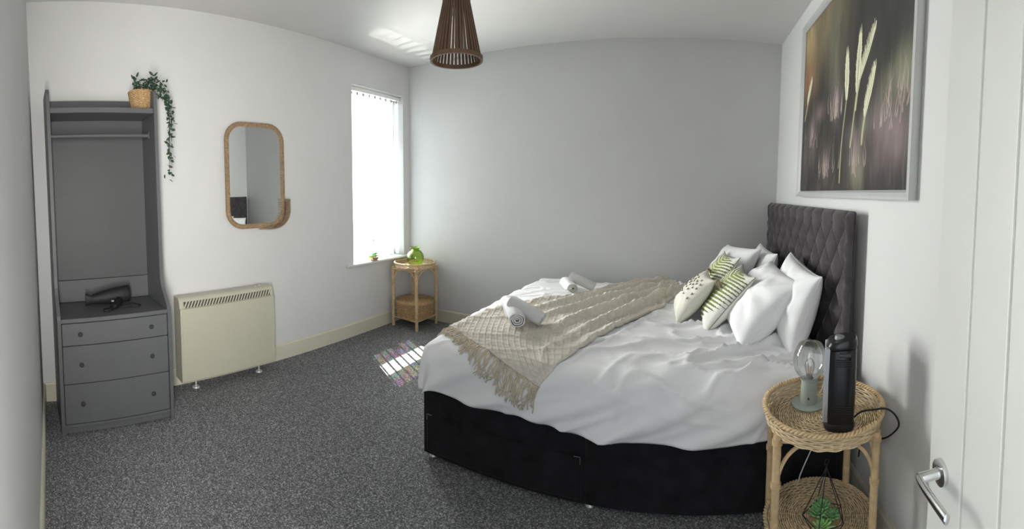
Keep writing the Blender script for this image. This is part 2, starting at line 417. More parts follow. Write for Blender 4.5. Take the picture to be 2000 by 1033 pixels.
# ------------------------------------------------------------------ vertical blind in the window recess
bl = empty('vertical_blind', (XL - 0.06, 0, 0), 0, 'sheer white vertical slat blind hanging in the narrow window', 'blind')
MB().box(-0.022, 0.022, WY0 + 0.006, WY1 - 0.006, WZ1 - 0.052, WZ1 - 0.012, bev=0.005).build('head_rail', 'upvc', bl)
sa = math.atan2(SUN_H[1], SUN_H[0]); NS = 9; pitchs = 0.0865
xs = np.linspace(-0.0445, 0.0445, 7)
b = MB(); zz = np.array([0.785, 1.2, 1.8, 2.53])
G = np.array([[(x, 0.004 * math.cos(x / 0.0445 * 1.4) - 0.002, z) for z in zz] for x in xs]); b.grid(G)
sl0 = b.build('blind_slat', 'slat', bl, smooth=True)
b = MB().box(-0.012, 0.012, -0.004, 0.004, 2.528, 2.562); hk0 = b.build('slat_hanger', 'dark_knob', None)
hk0.parent = sl0
b = MB().box(-0.043, 0.043, -0.0025, 0.0025, 0.777, 0.797); wt0 = b.build('slat_weight', 'slat', sl0)
for k in range(NS):
    y = WY0 + 0.052 + k * pitchs
    rz = sa + 0.19 + (k % 3 - 1) * 0.02
    if k == 0: sl0.location = (0, y, 0); sl0.rotation_euler = (0, 0, rz)
    else:
        c = copy_obj(sl0, bl, (0, y, 0), (0, 0, rz)); copy_obj(hk0, c); copy_obj(wt0, c)

# ------------------------------------------------------------------ open wardrobe
wr = empty('open_wardrobe', (-2.462, 0.097, 0), math.radians(1.6), 'tall grey open wardrobe with three drawers, shelf and clothes rail', 'wardrobe')
# local: x out of the wall (front at 0, back at -0.42), y to the right 0..0.72
WW, WD = 0.72, 0.425
side = [(0, 0), (0, 0.752), (-0.01, 0.775), (-0.105, 0.885), (-0.125, 0.93), (-0.13, 1.0), (-0.13, 2.20), (-0.137, 2.225), (-0.158, 2.237), (-WD, 2.237), (-WD, 0)]
for y in (0, WW - 0.022):
    MB().prism(side, 1, y, y + 0.022).build('side_panel', 'grey_wood', wr)
MB().box(-WD, -WD + 0.008, 0.022, WW - 0.022, 0.92, 2.0).build('back_panel', 'grey_back', wr)
MB().box(-WD, -WD + 0.008, 0.022, WW - 0.022, 2.0, 2.085).build('back_panel', 'grey_back', wr)
MB().box(-WD, -WD + 0.018, 0.022, WW - 0.022, 0.757, 0.916, bev=0.002).build('back_rail', 'grey_wood', wr)
MB().box(-WD, -WD + 0.018, 0.022, WW - 0.022, 2.116, 2.222, bev=0.002).build('back_rail', 'grey_wood', wr)
MB().box(-WD + 0.002, -0.137, 0.022, WW - 0.022, 2.078, 2.114, bev=0.003).build('top_shelf', 'grey_wood', wr)
MB().tube([(-0.26, 0.022, 1.945), (-0.26, WW - 0.022, 1.945)], 0.0145, 16).build('clothes_rail', 'grey_wood', wr, smooth='auto')
for y in (0.022, WW - 0.03):
    MB().box(-0.28, -0.24, y, y + 0.008, 1.92, 1.97, bev=0.003).build('rail_socket', 'grey_wood', wr)
MB().box(-WD + 0.002, -0.003, 0.022, WW - 0.022, 0.728, 0.755, bev=0.002).build('worktop', 'grey_wood', wr)
MB().box(-0.30, -0.022, 0.022, WW - 0.022, 0.015, 0.06).build('plinth', 'grey_wood', wr)
MB().box(-WD + 0.002, -0.004, 0.022, WW - 0.022, 0.058, 0.076, bev=0.002).build('bottom_rail', 'grey_wood', wr)
MB().box(-WD + 0.01, -0.03, 0.03, WW - 0.03, 0.08, 0.725).build('drawer_carcase', 'black_matt', wr)
kp = [(0, 0.026), (0.009, 0.026), (0.0135, 0.022), (0.0135, 0.017), (0.006, 0.012), (0.006, 0.0)]
for z0, z1 in ((0.0805, 0.334), (0.338, 0.579), (0.583, 0.7235)):
    d = MB().box(-0.024, -0.004, 0.026, WW - 0.026, z0, z1, bev=0.0025).build('drawer', 'grey_wood', wr)
    for y in (0.135, WW - 0.138):
        kb = MB().lathe(kp, 20); V = kb.v[0]; zc = (z0 + z1) / 2 + 0.004
        kb.v[0] = np.stack([V[:, 2] - 0.004, V[:, 0] + y, V[:, 1] + zc], 1); kb.build('knob', 'dark_knob', d, smooth='auto')

# hair dryer on the worktop
hd_ = empty('hair_dryer', (-2.735, 0.475, 0.7565), math.radians(-90), 'black hair dryer lying on the grey wardrobe worktop', 'hair dryer')
# local x: along barrel (nozzle at +x), y depth, z up
def xlathe(prof, n=20, c=(0, 0, 0), tilt=0.0):
    bb = MB().lathe(prof, n); V = bb.v[0]
    P = np.stack([V[:, 2], V[:, 0], V[:, 1]], 1)
    if tilt: ct, st = math.cos(tilt), math.sin(tilt); P = np.stack([P[:, 0] * ct - P[:, 2] * st, P[:, 1], P[:, 0] * st + P[:, 2] * ct], 1)
    bb.v[0] = P + np.array(c); return bb
xlathe([(0, -0.115), (0.03, -0.115), (0.042, -0.105), (0.047, -0.08), (0.047, -0.03), (0.042, 0.02), (0.034, 0.07), (0.028, 0.10), (0.026, 0.10), (0.0, 0.098)], 24, (0, 0, 0.050), -0.10).build('barrel', 'black_matt', hd_, smooth='auto')
bb = MB(); 
G = np.array([[(x, wy * math.cos(a), 0.038 + wz * math.sin(a)) for a in np.arange(16) * 2 * PI / 16] for x, wy, wz in ((0.095, 0.029, 0.028), (0.115, 0.02, 0.026), (0.128, 0.013, 0.032), (0.145, 0.012, 0.037))])
bb.grid(G, cv=True); bb.f += [tuple(range(48, 64))]; bb.build('nozzle', 'black_matt', hd_, smooth='auto')
for x in np.linspace(-0.108, -0.075, 5):
    bb = xlathe([(0.0455, -0.002), (0.0485, 0.0), (0.0455, 0.002)], 24, (x, 0, 0.052 + 0.1 * -x * 0.9)); bb.build('intake_rib', 'black_matt', hd_, smooth=True)
bb = MB().tube(spline([(-0.04, 0.03, 0.036), (-0.035, 0.075, 0.026), (-0.01, 0.125, 0.022), (0.02, 0.155, 0.021)], 14), [0.02, 0.021, 0.021, 0.02, 0.02, 0.0195, 0.019, 0.019, 0.0185, 0.018, 0.018, 0.017, 0.016, 0.012], 14)
bb.build('handle', 'black', hd_, smooth='auto')
MB().box(-0.005, 0.012, 0.085, 0.105, 0.037, 0.047, bev=0.003).build('switch', 'silver', hd_)
cp = spline([(0.02, -0.155, 0.018), (0.04, -0.17, 0.006), (0.06, -0.15, 0.005), (0.05, -0.12, 0.005), (0.01, -0.14, 0.006), (0.03, -0.17, 0.012), (0.065, -0.165, 0.006), (0.02, -0.11, 0.006),
             (-0.06, -0.10, 0.005), (-0.13, -0.13, 0.005), (-0.155, -0.10, 0.005), (-0.12, -0.04, 0.006), (-0.09, -0.035, 0.005)], 90)
cp[:, 1] *= -1
MB().tube(cp, 0.0038, 8).build('cable', 'black_matt', hd_, smooth=True)

hd_.scale = (1.18, 1.0, 1.18)
# ------------------------------------------------------------------ storage heater
sh = empty('storage_heater', (XL + 0.03, 0.985, 0), 0, 'cream slimline storage heater with slatted top grille against the wall', 'heater')
HWd, HD_, Z0, Z1 = 0.80, 0.14, 0.083, 0.725
prof = [(0, Z0), (HD_ - 0.006, Z0), (HD_, Z0 + 0.006), (HD_, 0.648), (HD_ - 0.012, 0.652), (HD_ - 0.022, 0.700), (HD_ - 0.035, 0.717), (HD_ - 0.05, Z1), (0, Z1)]
MB().prism(prof, 1, 0, HWd).build('casing', 'heater', sh)
MB().prism([(HD_ - 0.004, Z0 + 0.012), (HD_ + 0.003, Z0 + 0.012), (HD_ + 0.003, 0.643), (HD_ - 0.004, 0.643)], 1, 0.014, HWd - 0.01).build('front_panel', 'heater', sh)
sl = (0.048, -0.010)
def gp(t, off): return (HD_ - 0.0115 - 0.0105 * t + off * 0.98, 0.6525 + 0.047 * t + off * 0.2)
a0, a1 = gp(0.04, 0.0012), gp(0.98, 0.0012)
MB().prism([gp(0.02, -0.004), gp(0.02, 0.0015), gp(0.98, 0.0015), gp(0.98, -0.004)], 1, 0.03, HWd - 0.03).build('grille_recess', 'heater_dark', sh)
p0 = None
ng = 30
b = MB()
q0, q1 = gp(0.02, 0.001), gp(0.98, 0.001); r0, r1 = gp(0.02, 0.006), gp(0.98, 0.006)
for (dy, e0, e1) in [(0, 0, 0)]:
    V = [(q0[0], 0, q0[1]), (q0[0], 0.011, q0[1]), (q1[0], 0.035, q1[1]), (q1[0], 0.024, q1[1]), (r0[0], 0, r0[1]), (r0[0], 0.011, r0[1]), (r1[0], 0.035, r1[1]), (r1[0], 0.024, r1[1])]
    b.add(V, [(0,1,2,3), (4,5,6,7), (0,1,5,4), (1,2,6,5), (2,3,7,6), (3,0,4,7)])
g0 = b.build('grille_bar', 'heater', sh); g0.location = (0, 0.03, 0)
for k in range(1, ng): copy_obj(g0, sh, (0, 0.03 + k * (HWd - 0.06 - 0.03) / (ng - 1), 0))
for y0, y1 in ((0.025, 0.032), (HWd - 0.032, HWd - 0.025)):
    MB().prism([gp(-0.03, -0.003), gp(-0.03, 0.006), gp(1.02, 0.006), gp(1.02, -0.003)], 1, y0, y1).build('grille_edge', 'heater', sh)
for y in (0.13, 0.68):
    ft = MB().lathe([(0.0, 0.012), (0.024, 0.010), (0.027, 0.004), (0.027, 0.0), (0.0, 0.0)], 20, (0.075, y, 0)).build('foot', 'steel', sh, smooth='auto')
    MB().tube([(0.075, y, 0.008), (0.075, y, Z0 + 0.005)], 0.007, 10).build('foot_stem', 'steel', ft, smooth='auto')
for y in (HWd - 0.115, HWd - 0.075):
    MB().lathe([(0, 0.008), (0.012, 0.008), (0.014, 0.0)], 18, (0.045, y, Z1)).build('control_dial', 'heater', sh, smooth='auto')

# ------------------------------------------------------------------ rattan wall mirror
mi = empty('wall_mirror', (XL, 1.728, 1.662), 0, 'rounded rectangular wall mirror with wrapped rattan frame and small basket ledge', 'mirror')
def rrect(hw, hh, r, n=14):
    P = []
    for cx, cz, a0 in ((hw - r, hh - r, 0), (-hw + r, hh - r, 90), (-hw + r, -hh + r, 180), (hw - r, -hh + r, 270)):
        for k in range(n + 1):
            a = math.radians(a0 + 90 * k / n); P.append((cx + r * math.cos(a), cz + r * math.sin(a)))
    return np.array(P)
def resample(P, n, closed=True):
    Q = np.vstack([P, P[:1]]) if closed else P
    d = np.r_[0, np.cumsum(np.linalg.norm(np.diff(Q, axis=0), axis=1))]
    s = np.linspace(0, d[-1], n, endpoint=not closed)
    return np.stack([np.interp(s, d, Q[:, i]) for i in range(Q.shape[1])], 1)
HWm, HHm = 0.281, 0.449
R0 = rrect(HWm - 0.02, HHm - 0.02, 0.135)
glassP = rrect(HWm - 0.03, HHm - 0.03, 0.126)
V = [(0.028, y, z) for y, z in glassP]; b = MB().add(V, [tuple(range(len(V)))])
V2 = [(0.008, y, z) for y, z in glassP]; nn = len(V)
b.add(V2, [tuple(range(nn))]); b.f += [(i, (i + 1) % nn, nn + (i + 1) % nn, nn + i) for i in range(nn)]
b.build('mirror_glass', 'mirror', mi)
P = resample(R0, 120)
core = MB().tube(np.c_[np.full(len(P), 0.026), P], 0.0165, 10, closed=True).build('frame', 'cane_dark', mi, smooth=True)
NT_ = 190; PP = resample(R0, NT_ * 8)
tg = np.roll(PP, -1, 0) - np.roll(PP, 1, 0); tg /= np.linalg.norm(tg, axis=1, keepdims=True); nr = np.stack([tg[:, 1], -tg[:, 0]], 1)
ph = np.arange(NT_ * 8) * 2 * PI / 8
hel = np.stack([0.026 + 0.0185 * np.sin(ph), PP[:, 0] + 0.0185 * np.cos(ph) * nr[:, 0], PP[:, 1] + 0.0185 * np.cos(ph) * nr[:, 1]], 1)
MB().tube(hel, 0.0042, 4, closed=True).build('cane_wrapping', 'cane_mid', core, smooth=True, kind='stuff')
# basket ledge at the lower right corner: outer rails joined by loops
arc = []
for k in range(30):
    s = k / 29
    if s < 0.3: arc.append((HWm - 0.02, -HHm + 0.24 - 0.10 * s / 0.3))
    elif s < 0.85:
        a = math.radians(0 - 90 * (s - 0.3) / 0.55); arc.append((HWm - 0.155 + 0.135 * math.cos(a), -HHm + 0.155 + 0.135 * math.sin(a) - 0.015 + 0.0))
    else: arc.append((HWm - 0.155 - 0.13 * (s - 0.85) / 0.15, -HHm + 0.005))
arc = np.array(arc); arc = resample(arc, 60, False)
ta = np.gradient(arc, axis=0); ta /= np.linalg.norm(ta, axis=1, keepdims=True); na = np.stack([-ta[:, 1], ta[:, 0]], 1)
env = np.sin(np.clip((1 - np.linspace(0, 1, 60)) * 1.25, 0, 1) * PI / 2)
bask = MB().tube(np.stack([np.full(60, 0.095) * env + 0.03 * (1 - env), arc[:, 0] + na[:, 0] * 0.028 * env, arc[:, 1] + na[:, 1] * 0.028 * env], 1), 0.0045, 6)
bk = bask.build('basket_rail', 'cane_dark', mi, smooth=True)
lp = MB()
for k in range(0, 58):
    e = env[k]
    if e < 0.15: continue
    o1 = np.array([0.035, *(arc[k] + na[k] * 0.014)]); o2 = np.array([0.095 * e + 0.03 * (1 - e), *(arc[k] + na[k] * 0.03 * e)])
    k2 = min(k + 3, 59); o3 = np.array([0.035, *(arc[k2] + na[k2] * 0.014)])
    lp.tube(spline([o1, (o1 + o2) / 2 + [0, *(na[k] * 0.006)], o2, (o3 + o2) / 2 + [0, *(na[k] * 0.006)], o3], 9), 0.0028, 5)
    if k % 2 == 0: lp.tube(spline([o1, (o1 + o2) / 2 - [0, *(na[k] * 0.02)], o2 - [0, *(na[k] * 0.035)], ], 6), 0.0026, 4)
lp.build('basket_weave', 'cane_dark', bk, smooth=True, kind='stuff')

# ------------------------------------------------------------------ plants helpers
def leaf(mb, p, d, up, L, w):
    d = np.array(d, float); d /= np.linalg.norm(d); up = np.array(up, float)
    sd = np.cross(d, up); sd /= max(np.linalg.norm(sd), 1e-6); nn_ = np.cross(sd, d)
    p = np.array(p, float)
    V = [p, p + d * L * .35 + sd * w * .5 + nn_ * w * .12, p + d * L * .75 + sd * w * .36 + nn_ * w * .05, p + d * L - nn_ * w * .15,
         p + d * L * .75 - sd * w * .36 + nn_ * w * .05, p + d * L * .35 - sd * w * .5 + nn_ * w * .12, p + d * L * .4 - nn_ * w * .06, p + d * L * .75 - nn_ * w * .08]
    mb.add(V, [(0, 1, 6), (1, 2, 7, 6), (2, 3, 7), (3, 4, 7), (4, 5, 6, 7), (5, 0, 6)])
def rv(s=1): return np.array([random.gauss(0, s) for _ in range(3)])
def succulent(parent, loc, R, material, layers=4, up=0.5):
    mb = MB()
    for l in range(layers):
        n = 9 - l; L = R * (1 - 0.17 * l); el = 0.25 + l * 0.33 + (up - 0.5) * 0.5
        for k in range(n):
            a = 2 * PI * (k + 0.5 * (l % 2)) / n + random.uniform(-.1, .1)
            d = np.array([math.cos(a) * math.cos(el), math.sin(a) * math.cos(el), math.sin(el)]); sd = np.array([-math.sin(a), math.cos(a), 0]); nn_ = np.cross(d, sd)
            w = L * 0.17
            prof_ = [(0.0, 0.5), (0.35, 0.9), (0.65, 1.0), (0.85, 0.6)]
            G = np.array([[d * L * t_ + sd * w * s_ * math.cos(q) - nn_ * w * 0.45 * s_ * math.sin(q) for q in np.arange(6) * PI / 3] for t_, s_ in prof_])
            base = mb.n; mb.grid(G, cv=True); tip = mb.n; mb.add([d * L * 1.02], [])
            mb.f += [(base + 18 + i, base + 18 + (i + 1) % 6, tip) for i in range(6)]
    o = mb.build('succulent', material, parent, smooth=True); o.location = loc; return o

# trailing plant in a woven pot on the wardrobe shelf
tp = empty('potted_plant', (-2.742, 0.742, 2.1145), 0, 'trailing green plant in a woven seagrass pot on top of the wardrobe', 'plant')
def woven_pot(prof, nring, nst, material, parent, name, r=0.0042):
    pr = np.array(prof, float); d = np.r_[0, np.cumsum(np.linalg.norm(np.diff(pr, axis=0), axis=1))]
    mb = MB()
    for k in range(nring):
        s = d[-1] * k / (nring - 1); R = np.interp(s, d, pr[:, 0]); z = np.interp(s, d, pr[:, 1])
        th = np.arange(nst * 4) * 2 * PI / (nst * 4)
        rr = R + 0.0028 * np.cos(nst / 1 * th + PI * (k % 2))
        mb.tube(np.stack([rr * np.cos(th), rr * np.sin(th), z + 0.0008 * np.sin(th * nst)], 1), r, 4, closed=True)
    return mb.build(name, material, parent, smooth=True)
pot = woven_pot([(0.062, 0.004), (0.070, 0.05), (0.079, 0.10), (0.084, 0.135)], 18, 22, 'seagrass', tp, 'woven_pot', 0.0046)
MB().lathe([(0.0, 0.002), (0.060, 0.002), (0.067, 0.05), (0.076, 0.10), (0.081, 0.136)], 28).build('pot_liner', 'cane_dark', pot, smooth=True)
MB().disc(0.078, 0.115, 24).build('soil', 'black_matt', pot)
def vine(pts, n, L, spread=0.02, material='green_leaf', parent=tp):
    P = spline(pts, n); mb = MB().tube(P[::2], 0.0016, 4)
    st = mb.build('vine_stem', material, parent)
    lf = MB()
    for i in range(n):
        t_ = P[min(i + 1, n - 1)] - P[max(i - 1, 0)]; t_ /= np.linalg.norm(t_)
        for k in range(2):
            d = rv() * 0.8 + t_ * 0.5; d -= 0; leaf(lf, P[i] + rv(spread * .35), d, rv() + np.array([1.2, 0, .6]), L * random.uniform(.8, 1.35), L * 0.55 * random.uniform(.8, 1.2))
    lf.build('leaves', material, st)
for _ in range(11):
    a = random.uniform(0, 2 * PI); r = random.uniform(.01, .05); h = random.uniform(.05, .11)
    x, y = r * math.cos(a), r * math.sin(a)
    vine([(x, y, .11), (x * 1.2, y * 1.2 + .01, .11 + h * .5), (x * 1.8 + random.gauss(0, .02), y * 1.6 + .03, .13 + h)], 9, 0.032)
hang = [[(0.02, .05, .12), (0.04, .10, .18), (0.07, .14, .13), (.09, .165, .05), (.09, .17, -.08), (.09, .168, -.2)],
        [(0.03, .04, .12), (0.06, .09, .15), (0.10, .135, .10), (.12, .15, 0), (.12, .155, -.12), (.115, .15, -.28), (.115, .15, -.40), (.12, .148, -.47)],
        [(0.0, .05, .12), (0.02, .10, .17), (0.05, .16, .12), (.07, .185, .02), (.07, .19, -.1)],
        [(0.02, .06, .12), (0.05, .11, .12), (0.09, .15, .06), (.10, .165, -.05), (.10, .16, -.22), (.105, .158, -.36)],
        [(0.02, .04, .12), (0.03, .09, .20), (0.05, .13, .20), (.06, .16, .14), (.06, .17, .06)]]
for h in hang: vine(h, int(10 + 26 * abs(h[-1][2] - .15)), 0.030, 0.03)

# ------------------------------------------------------------------ rattan tables
def weave_disc(mb, R, z, r0=0.012, step=0.0085, sr=0.0037, amp=0.0022, N=40):
    k = 0; r = r0
    while r < R:
        n = N if r > R * 0.42 else N // 2
        seg = n * 3; th = np.arange(seg) * 2 * PI / seg
        mb.tube(np.stack([r * np.cos(th), r * np.sin(th), z + amp * np.cos(n / 2 * th + PI * (k % 2)) + 0.0007 * math.sin(k * 2.1)], 1), sr, 4, closed=True)
        r += step; k += 1
    for j in range(N):
        a = 2 * PI * j / N; ra = r0 if j % 2 == 0 else R * 0.42
        mb.tube([(ra * math.cos(a), ra * math.sin(a), z), (R * math.cos(a), R * math.sin(a), z)], 0.0024, 4)
def weave_wall(mb, R, z0, z1, flare=0.0, step=0.0078, sr=0.0042, amp=0.0032, N=44):
    n = max(2, int((z1 - z0) / step))
    for k in range(n + 1):
        z = z0 + (z1 - z0) * k / n; Rr = R + flare * k / n; th = np.arange(N * 3) * 2 * PI / (N * 3)
        rr = Rr + amp * np.cos(N / 2 * th + PI * (k % 2))
        mb.tube(np.stack([rr * np.cos(th), rr * np.sin(th), np.full(len(th), z)], 1), sr, 4, closed=True)
def braid(mb, R, z, r=0.006, turns=46, sr=0.0055):
    n = turns * 8; th = np.arange(n) * 2 * PI / n
    for o in (0, PI):
        q = th * turns / 1 + o
        mb.tube(np.stack([(R + r * np.cos(q)) * np.cos(th), (R + r * np.cos(q)) * np.sin(th), z + r * 0.8 * np.sin(q)], 1), sr, 5, closed=True)
def cane_leg(x, y, h, r=0.0155):
    zs, rs = [], []
    nodes = [0.17 * h + 0.0, 0.42 * h, 0.66 * h, 0.88 * h]
    for z in np.linspace(0, h, 40):
        bl_ = sum(math.exp(-((z - q) / 0.006) ** 2) for q in nodes)
        zs.append(z); rs.append(r * (1 + 0.10 * bl_))
    return MB().tube([(x, y, z) for z in zs], rs, 12)
def rattan_table(name, loc, label, R, zt, zs, angs, legR, rim=0.05, fine=1.0, legr=0.0155, group=None):
    t_ = empty(name, loc, 0, label, 'table', group)
    tray = MB(); weave_disc(tray, R - 0.004, zt, step=0.0085 * fine, sr=0.0038 * fine, N=40)
    tr = tray.build('tray_base', 'cane_pale', t_, smooth=True, kind='stuff')
    w = MB(); weave_wall(w, R - 0.004, zt - 0.004, zt + rim, 0.012, step=0.0078 * fine, sr=0.0043 * fine); w.build('tray_rim', 'cane_pale', tr, smooth=True, kind='stuff')
    w = MB(); braid(w, R + 0.009, zt + rim + 0.004); w.build('rim_braid', 'cane', tr, smooth=True)
    MB().lathe([(0.0, zt - 0.007), (R - 0.006, zt - 0.007), (R - 0.006, zt - 0.0045), (0.0, zt - 0.0045)], 40).build('tray_backing', 'cane_dark', tr)
    if zs is not None:
        s_ = MB(); weave_disc(s_, R - 0.012, zs, step=0.0085 * fine, sr=0.0038 * fine); braid(s_, R - 0.008, zs, 0.005, 44, 0.005)
        sf = s_.build('shelf', 'cane_pale', t_, smooth=True, kind='stuff')
        MB().lathe([(0.0, zs - 0.007), (R - 0.014, zs - 0.007), (R - 0.014, zs - 0.0045), (0.0, zs - 0.0045)], 40).build('shelf_backing', 'cane_dark', sf)
    pts = []
    for a in angs:
        x, y = legR * math.cos(math.radians(a)), legR * math.sin(math.radians(a)); pts.append((x, y))
        lg = cane_leg(x, y, zt + 0.004, legr).build('leg', 'cane', t_, smooth='auto')
        for zb in (zt - 0.035, zt - 0.20):
            wv = MB()
            for j in range(5): 
                th = np.arange(14) * 2 * PI / 14
                wv.tube(np.stack([x + (legr + 0.0015) * np.cos(th), y + (legr + 0.0015) * np.sin(th), np.full(14, zb + j * 0.0045)], 1), 0.0026, 4, closed=True)
            wv.build('binding', 'cane', lg, smooth=True)
    n = len(pts)
    for i in range(n):
        p, q = np.array(pts[i]), np.array(pts[(i + 1) % n])
        for zb, rr in ((zt - 0.022, 0.009),) + (((zs - 0.018, 0.008),) if zs is not None else ((0.10, 0.008),)):
            MB().tube([(*p, zb), (*(p * .5 + q * .5), zb), (*q, zb)], rr, 8).build('stretcher', 'cane', t_, smooth='auto')
        for A, B in ((p, q), (q, p)):
            d = (B - A) / np.linalg.norm(B - A)
            pa = [(*(A + d * (0.004 + 0.115 * (1 - math.cos(u)))), zt - 0.20 + 0.17 * math.sin(u)) for u in np.linspace(0, PI / 2 * 0.95, 12)]
            MB().tube(pa, 0.0075, 8).build('brace', 'cane', t_, smooth='auto')
    return t_
NSX, NSY, NSZ = 0.557, 1.487, 0.622
rattan_table('rattan_nightstand', (NSX, NSY, 0), 'round woven rattan bedside table with tray top beside the bed', 0.222, NSZ, 0.205, (40, 142, 203, 312), 0.222, 0.05)
CTX, CTY = -2.692, 3.508
rattan_table('rattan_corner_table', (CTX, CTY, 0), 'small round rattan tray table in the corner below the window', 0.208, 0.668, None, (-48, 42, 132, 222), 0.232, 0.042, 1.25, 0.017)
# lidded basket under the corner table
bs = empty('lidded_basket', (CTX + 0.005, CTY - 0.005, 0.108), 0, 'low round seagrass basket with flat lid inside the corner table', 'basket')
w = MB(); weave_wall(w, 0.190, 0.006, 0.16, 0.006, 0.012, 0.0066, 0.004, 40); w.build('basket_body', 'seagrass', bs, smooth=True)
MB().lathe([(0.0, 0.004), (0.186, 0.004), (0.190, 0.16), (0.0, 0.162)], 40).build('basket_lining', 'cane_dark', bs)
w = MB()
for k in range(17):
    r = 0.012 + k * 0.0115; th = np.arange(72) * 2 * PI / 72
    w.tube(np.stack([r * np.cos(th), r * np.sin(th), 0.178 + 0.002 * np.cos(18 * th + PI * (k % 2))], 1), 0.0065, 5, closed=True)
for j in range(3):
    r = 0.201; th = np.arange(72) * 2 * PI / 72
    w.tube(np.stack([r * np.cos(th), r * np.sin(th), 0.163 + 0.007 * j + 0.001 * np.cos(18 * th)], 1), 0.0055, 5, closed=True)
w.build('basket_lid', 'seagrass', bs, smooth=True)

# ------------------------------------------------------------------ green glass vase on the corner table
vz = empty('glass_vase', (CTX + 0.015, CTY - 0.005, 0.6735), 0, 'round green glass vase on the rattan corner table', 'vase')
outer = [(0.0, 0.0), (0.045, 0.0), (0.06, 0.008), (0.085, 0.045), (0.094, 0.09), (0.085, 0.135), (0.062, 0.168), (0.046, 0.18), (0.044, 0.19), (0.054, 0.203), (0.058, 0.209)]
inner = [(0.053, 0.209), (0.048, 0.202), (0.039, 0.19), (0.041, 0.179), (0.058, 0.164), (0.081, 0.132), (0.090, 0.09), (0.081, 0.047), (0.056, 0.012), (0.04, 0.007), (0.0, 0.007)]
pp = np.array(outer + inner); nn = 90
pf = np.vstack([spline(outer, 40), spline(inner, 40)])
MB().lathe(pf, 48).build('vase_body', 'vase', vz, smooth=True)
lt = []
th = np.arange(30) * 2 * PI / 30
MB().tube(np.stack([0.056 * np.cos(th), 0.056 * np.sin(th), np.full(30, 0.2095)], 1), 0.0035, 8, closed=True).build('vase_lip', 'vase', vz, smooth=True)

# ------------------------------------------------------------------ wire terrariums with succulents
def terrarium(name, loc, rz, s, label, n=5, wire=0.0017, mid='gravel'):
    t_ = empty(name, loc, rz, label, 'terrarium', None)
    Rb, Rm, Ht, Hm = 0.05 * s, 0.095 * s, 0.30 * s, 0.075 * s
    bot = [np.array([Rb * math.cos(2 * PI * k / n), Rb * math.sin(2 * PI * k / n), wire]) for k in range(n)]
    md = [np.array([Rm * math.cos(2 * PI * k / n), Rm * math.sin(2 * PI * k / n), Hm]) for k in range(n)]
    ap = np.array([0, 0, Ht])
    for k in range(n):
        for a, c in ((bot[k], bot[(k + 1) % n]), (bot[k], md[k]), (md[k], md[(k + 1) % n]), (md[k], ap)):
            MB().tube([a, c], wire, 6).build('wire', 'black_matt', t_)
    MB().tube([ap, ap + [0, 0, .012 * s]], wire, 6).build('wire', 'black_matt', t_)
    rg = [ap + [0.012 * s * math.cos(u), 0, .022 * s + .012 * s * math.sin(u)] for u in np.arange(14) * 2 * PI / 14]
    MB().tube(rg, wire * .9, 6, closed=True).build('hanging_ring', 'black_matt', t_)
    m1 = [x * 0.97 + [0, 0, 0.001] for x in bot]; m2 = [x * .62 + y * .36 for x, y in zip(md, bot)]
    V = m1 + m2; F = [tuple(range(n)), tuple(range(n, 2 * n))] + [(i, (i + 1) % n, n + (i + 1) % n, n + i) for i in range(n)]
    MB().add(V, F).build('gravel_bed', mid, t_)
    z = 0.047 * s
    succulent(t_, (-0.028 * s, -0.028 * s, z), 0.055 * s, 'succulent', 4)
    succulent(t_, (0.033 * s, -0.012 * s, z + 0.008 * s), 0.050 * s, 'succulent_d', 5, 1.0)
    succulent(t_, (-0.015 * s, 0.030 * s, z + 0.012 * s), 0.055 * s, 'succulent_d', 5, 1.2)
    succulent(t_, (0.012 * s, 0.035 * s, z + 0.03 * s), 0.052 * s, 'succulent_d', 4, 1.3)
    return t_
terrarium('wire_terrarium', (0.545, 1.402, 0.2115), 0.35, 0.86, 'black wire geometric terrarium of succulents on the bedside table shelf', 5)
terrarium('sill_terrarium', (XL + 0.0, 3.14, WZ0 + 0.0005), 0.3, 0.76, 'little wire terrarium with a pale succulent on the window sill', 5, 0.0012, 'seagrass')

# ------------------------------------------------------------------ bedside lamp and tower heater
tl = empty('table_lamp', (0.523, 1.583, 0.6285), 0, 'sage green table lamp with clear glass globe on the bedside table', 'lamp')
MB().lathe([(0, 0), (0.068, 0), (0.070, 0.003), (0.070, 0.006), (0.066, 0.009), (0.0, 0.009)], 48).build('lamp_base', 'sage', tl, smooth='auto')
MB().lathe([(0.035, 0.008), (0.036, 0.012), (0.033, 0.085), (0.031, 0.104), (0.036, 0.108), (0.036, 0.112), (0.0, 0.112)], 40).build('lamp_column', 'sage', tl, smooth='auto')
gp_ = spline([(0.018, 0.113), (0.038, 0.120), (0.059, 0.145), (0.068, 0.180), (0.067, 0.213), (0.057, 0.244), (0.047, 0.262)], 30)
gl = MB().lathe(gp_, 48); gl.build('glass_globe', 'bulb_glass', tl, smooth=True)
bl2 = MB().lathe(spline([(0.011, 0.112), (0.012, 0.125), (0.019, 0.15), (0.021, 0.168), (0.014, 0.19), (0.0, 0.203)], 24), 28).build('bulb', 'bulb_glass', tl, smooth=True)
MB().lathe([(0.0125, 0.108), (0.0125, 0.126), (0.0, 0.126)], 20).build('bulb_cap', 'silver', bl2, smooth='auto')
w = MB()
for k in range(4):
    a = k * PI / 2; w.tube([(0.004 * math.cos(a), 0.004 * math.sin(a), 0.128), (0.007 * math.cos(a), 0.007 * math.sin(a), 0.155), (0.003 * math.cos(a + .6), 0.003 * math.sin(a + .6), 0.178)], 0.0009, 5)
w.build('filament', 'filament', bl2)
MB().tube([(-0.012, -0.034, 0.04), (-0.012, -0.039, 0.04)], 0.004, 10).build('lamp_switch', 'dark_knob', tl)
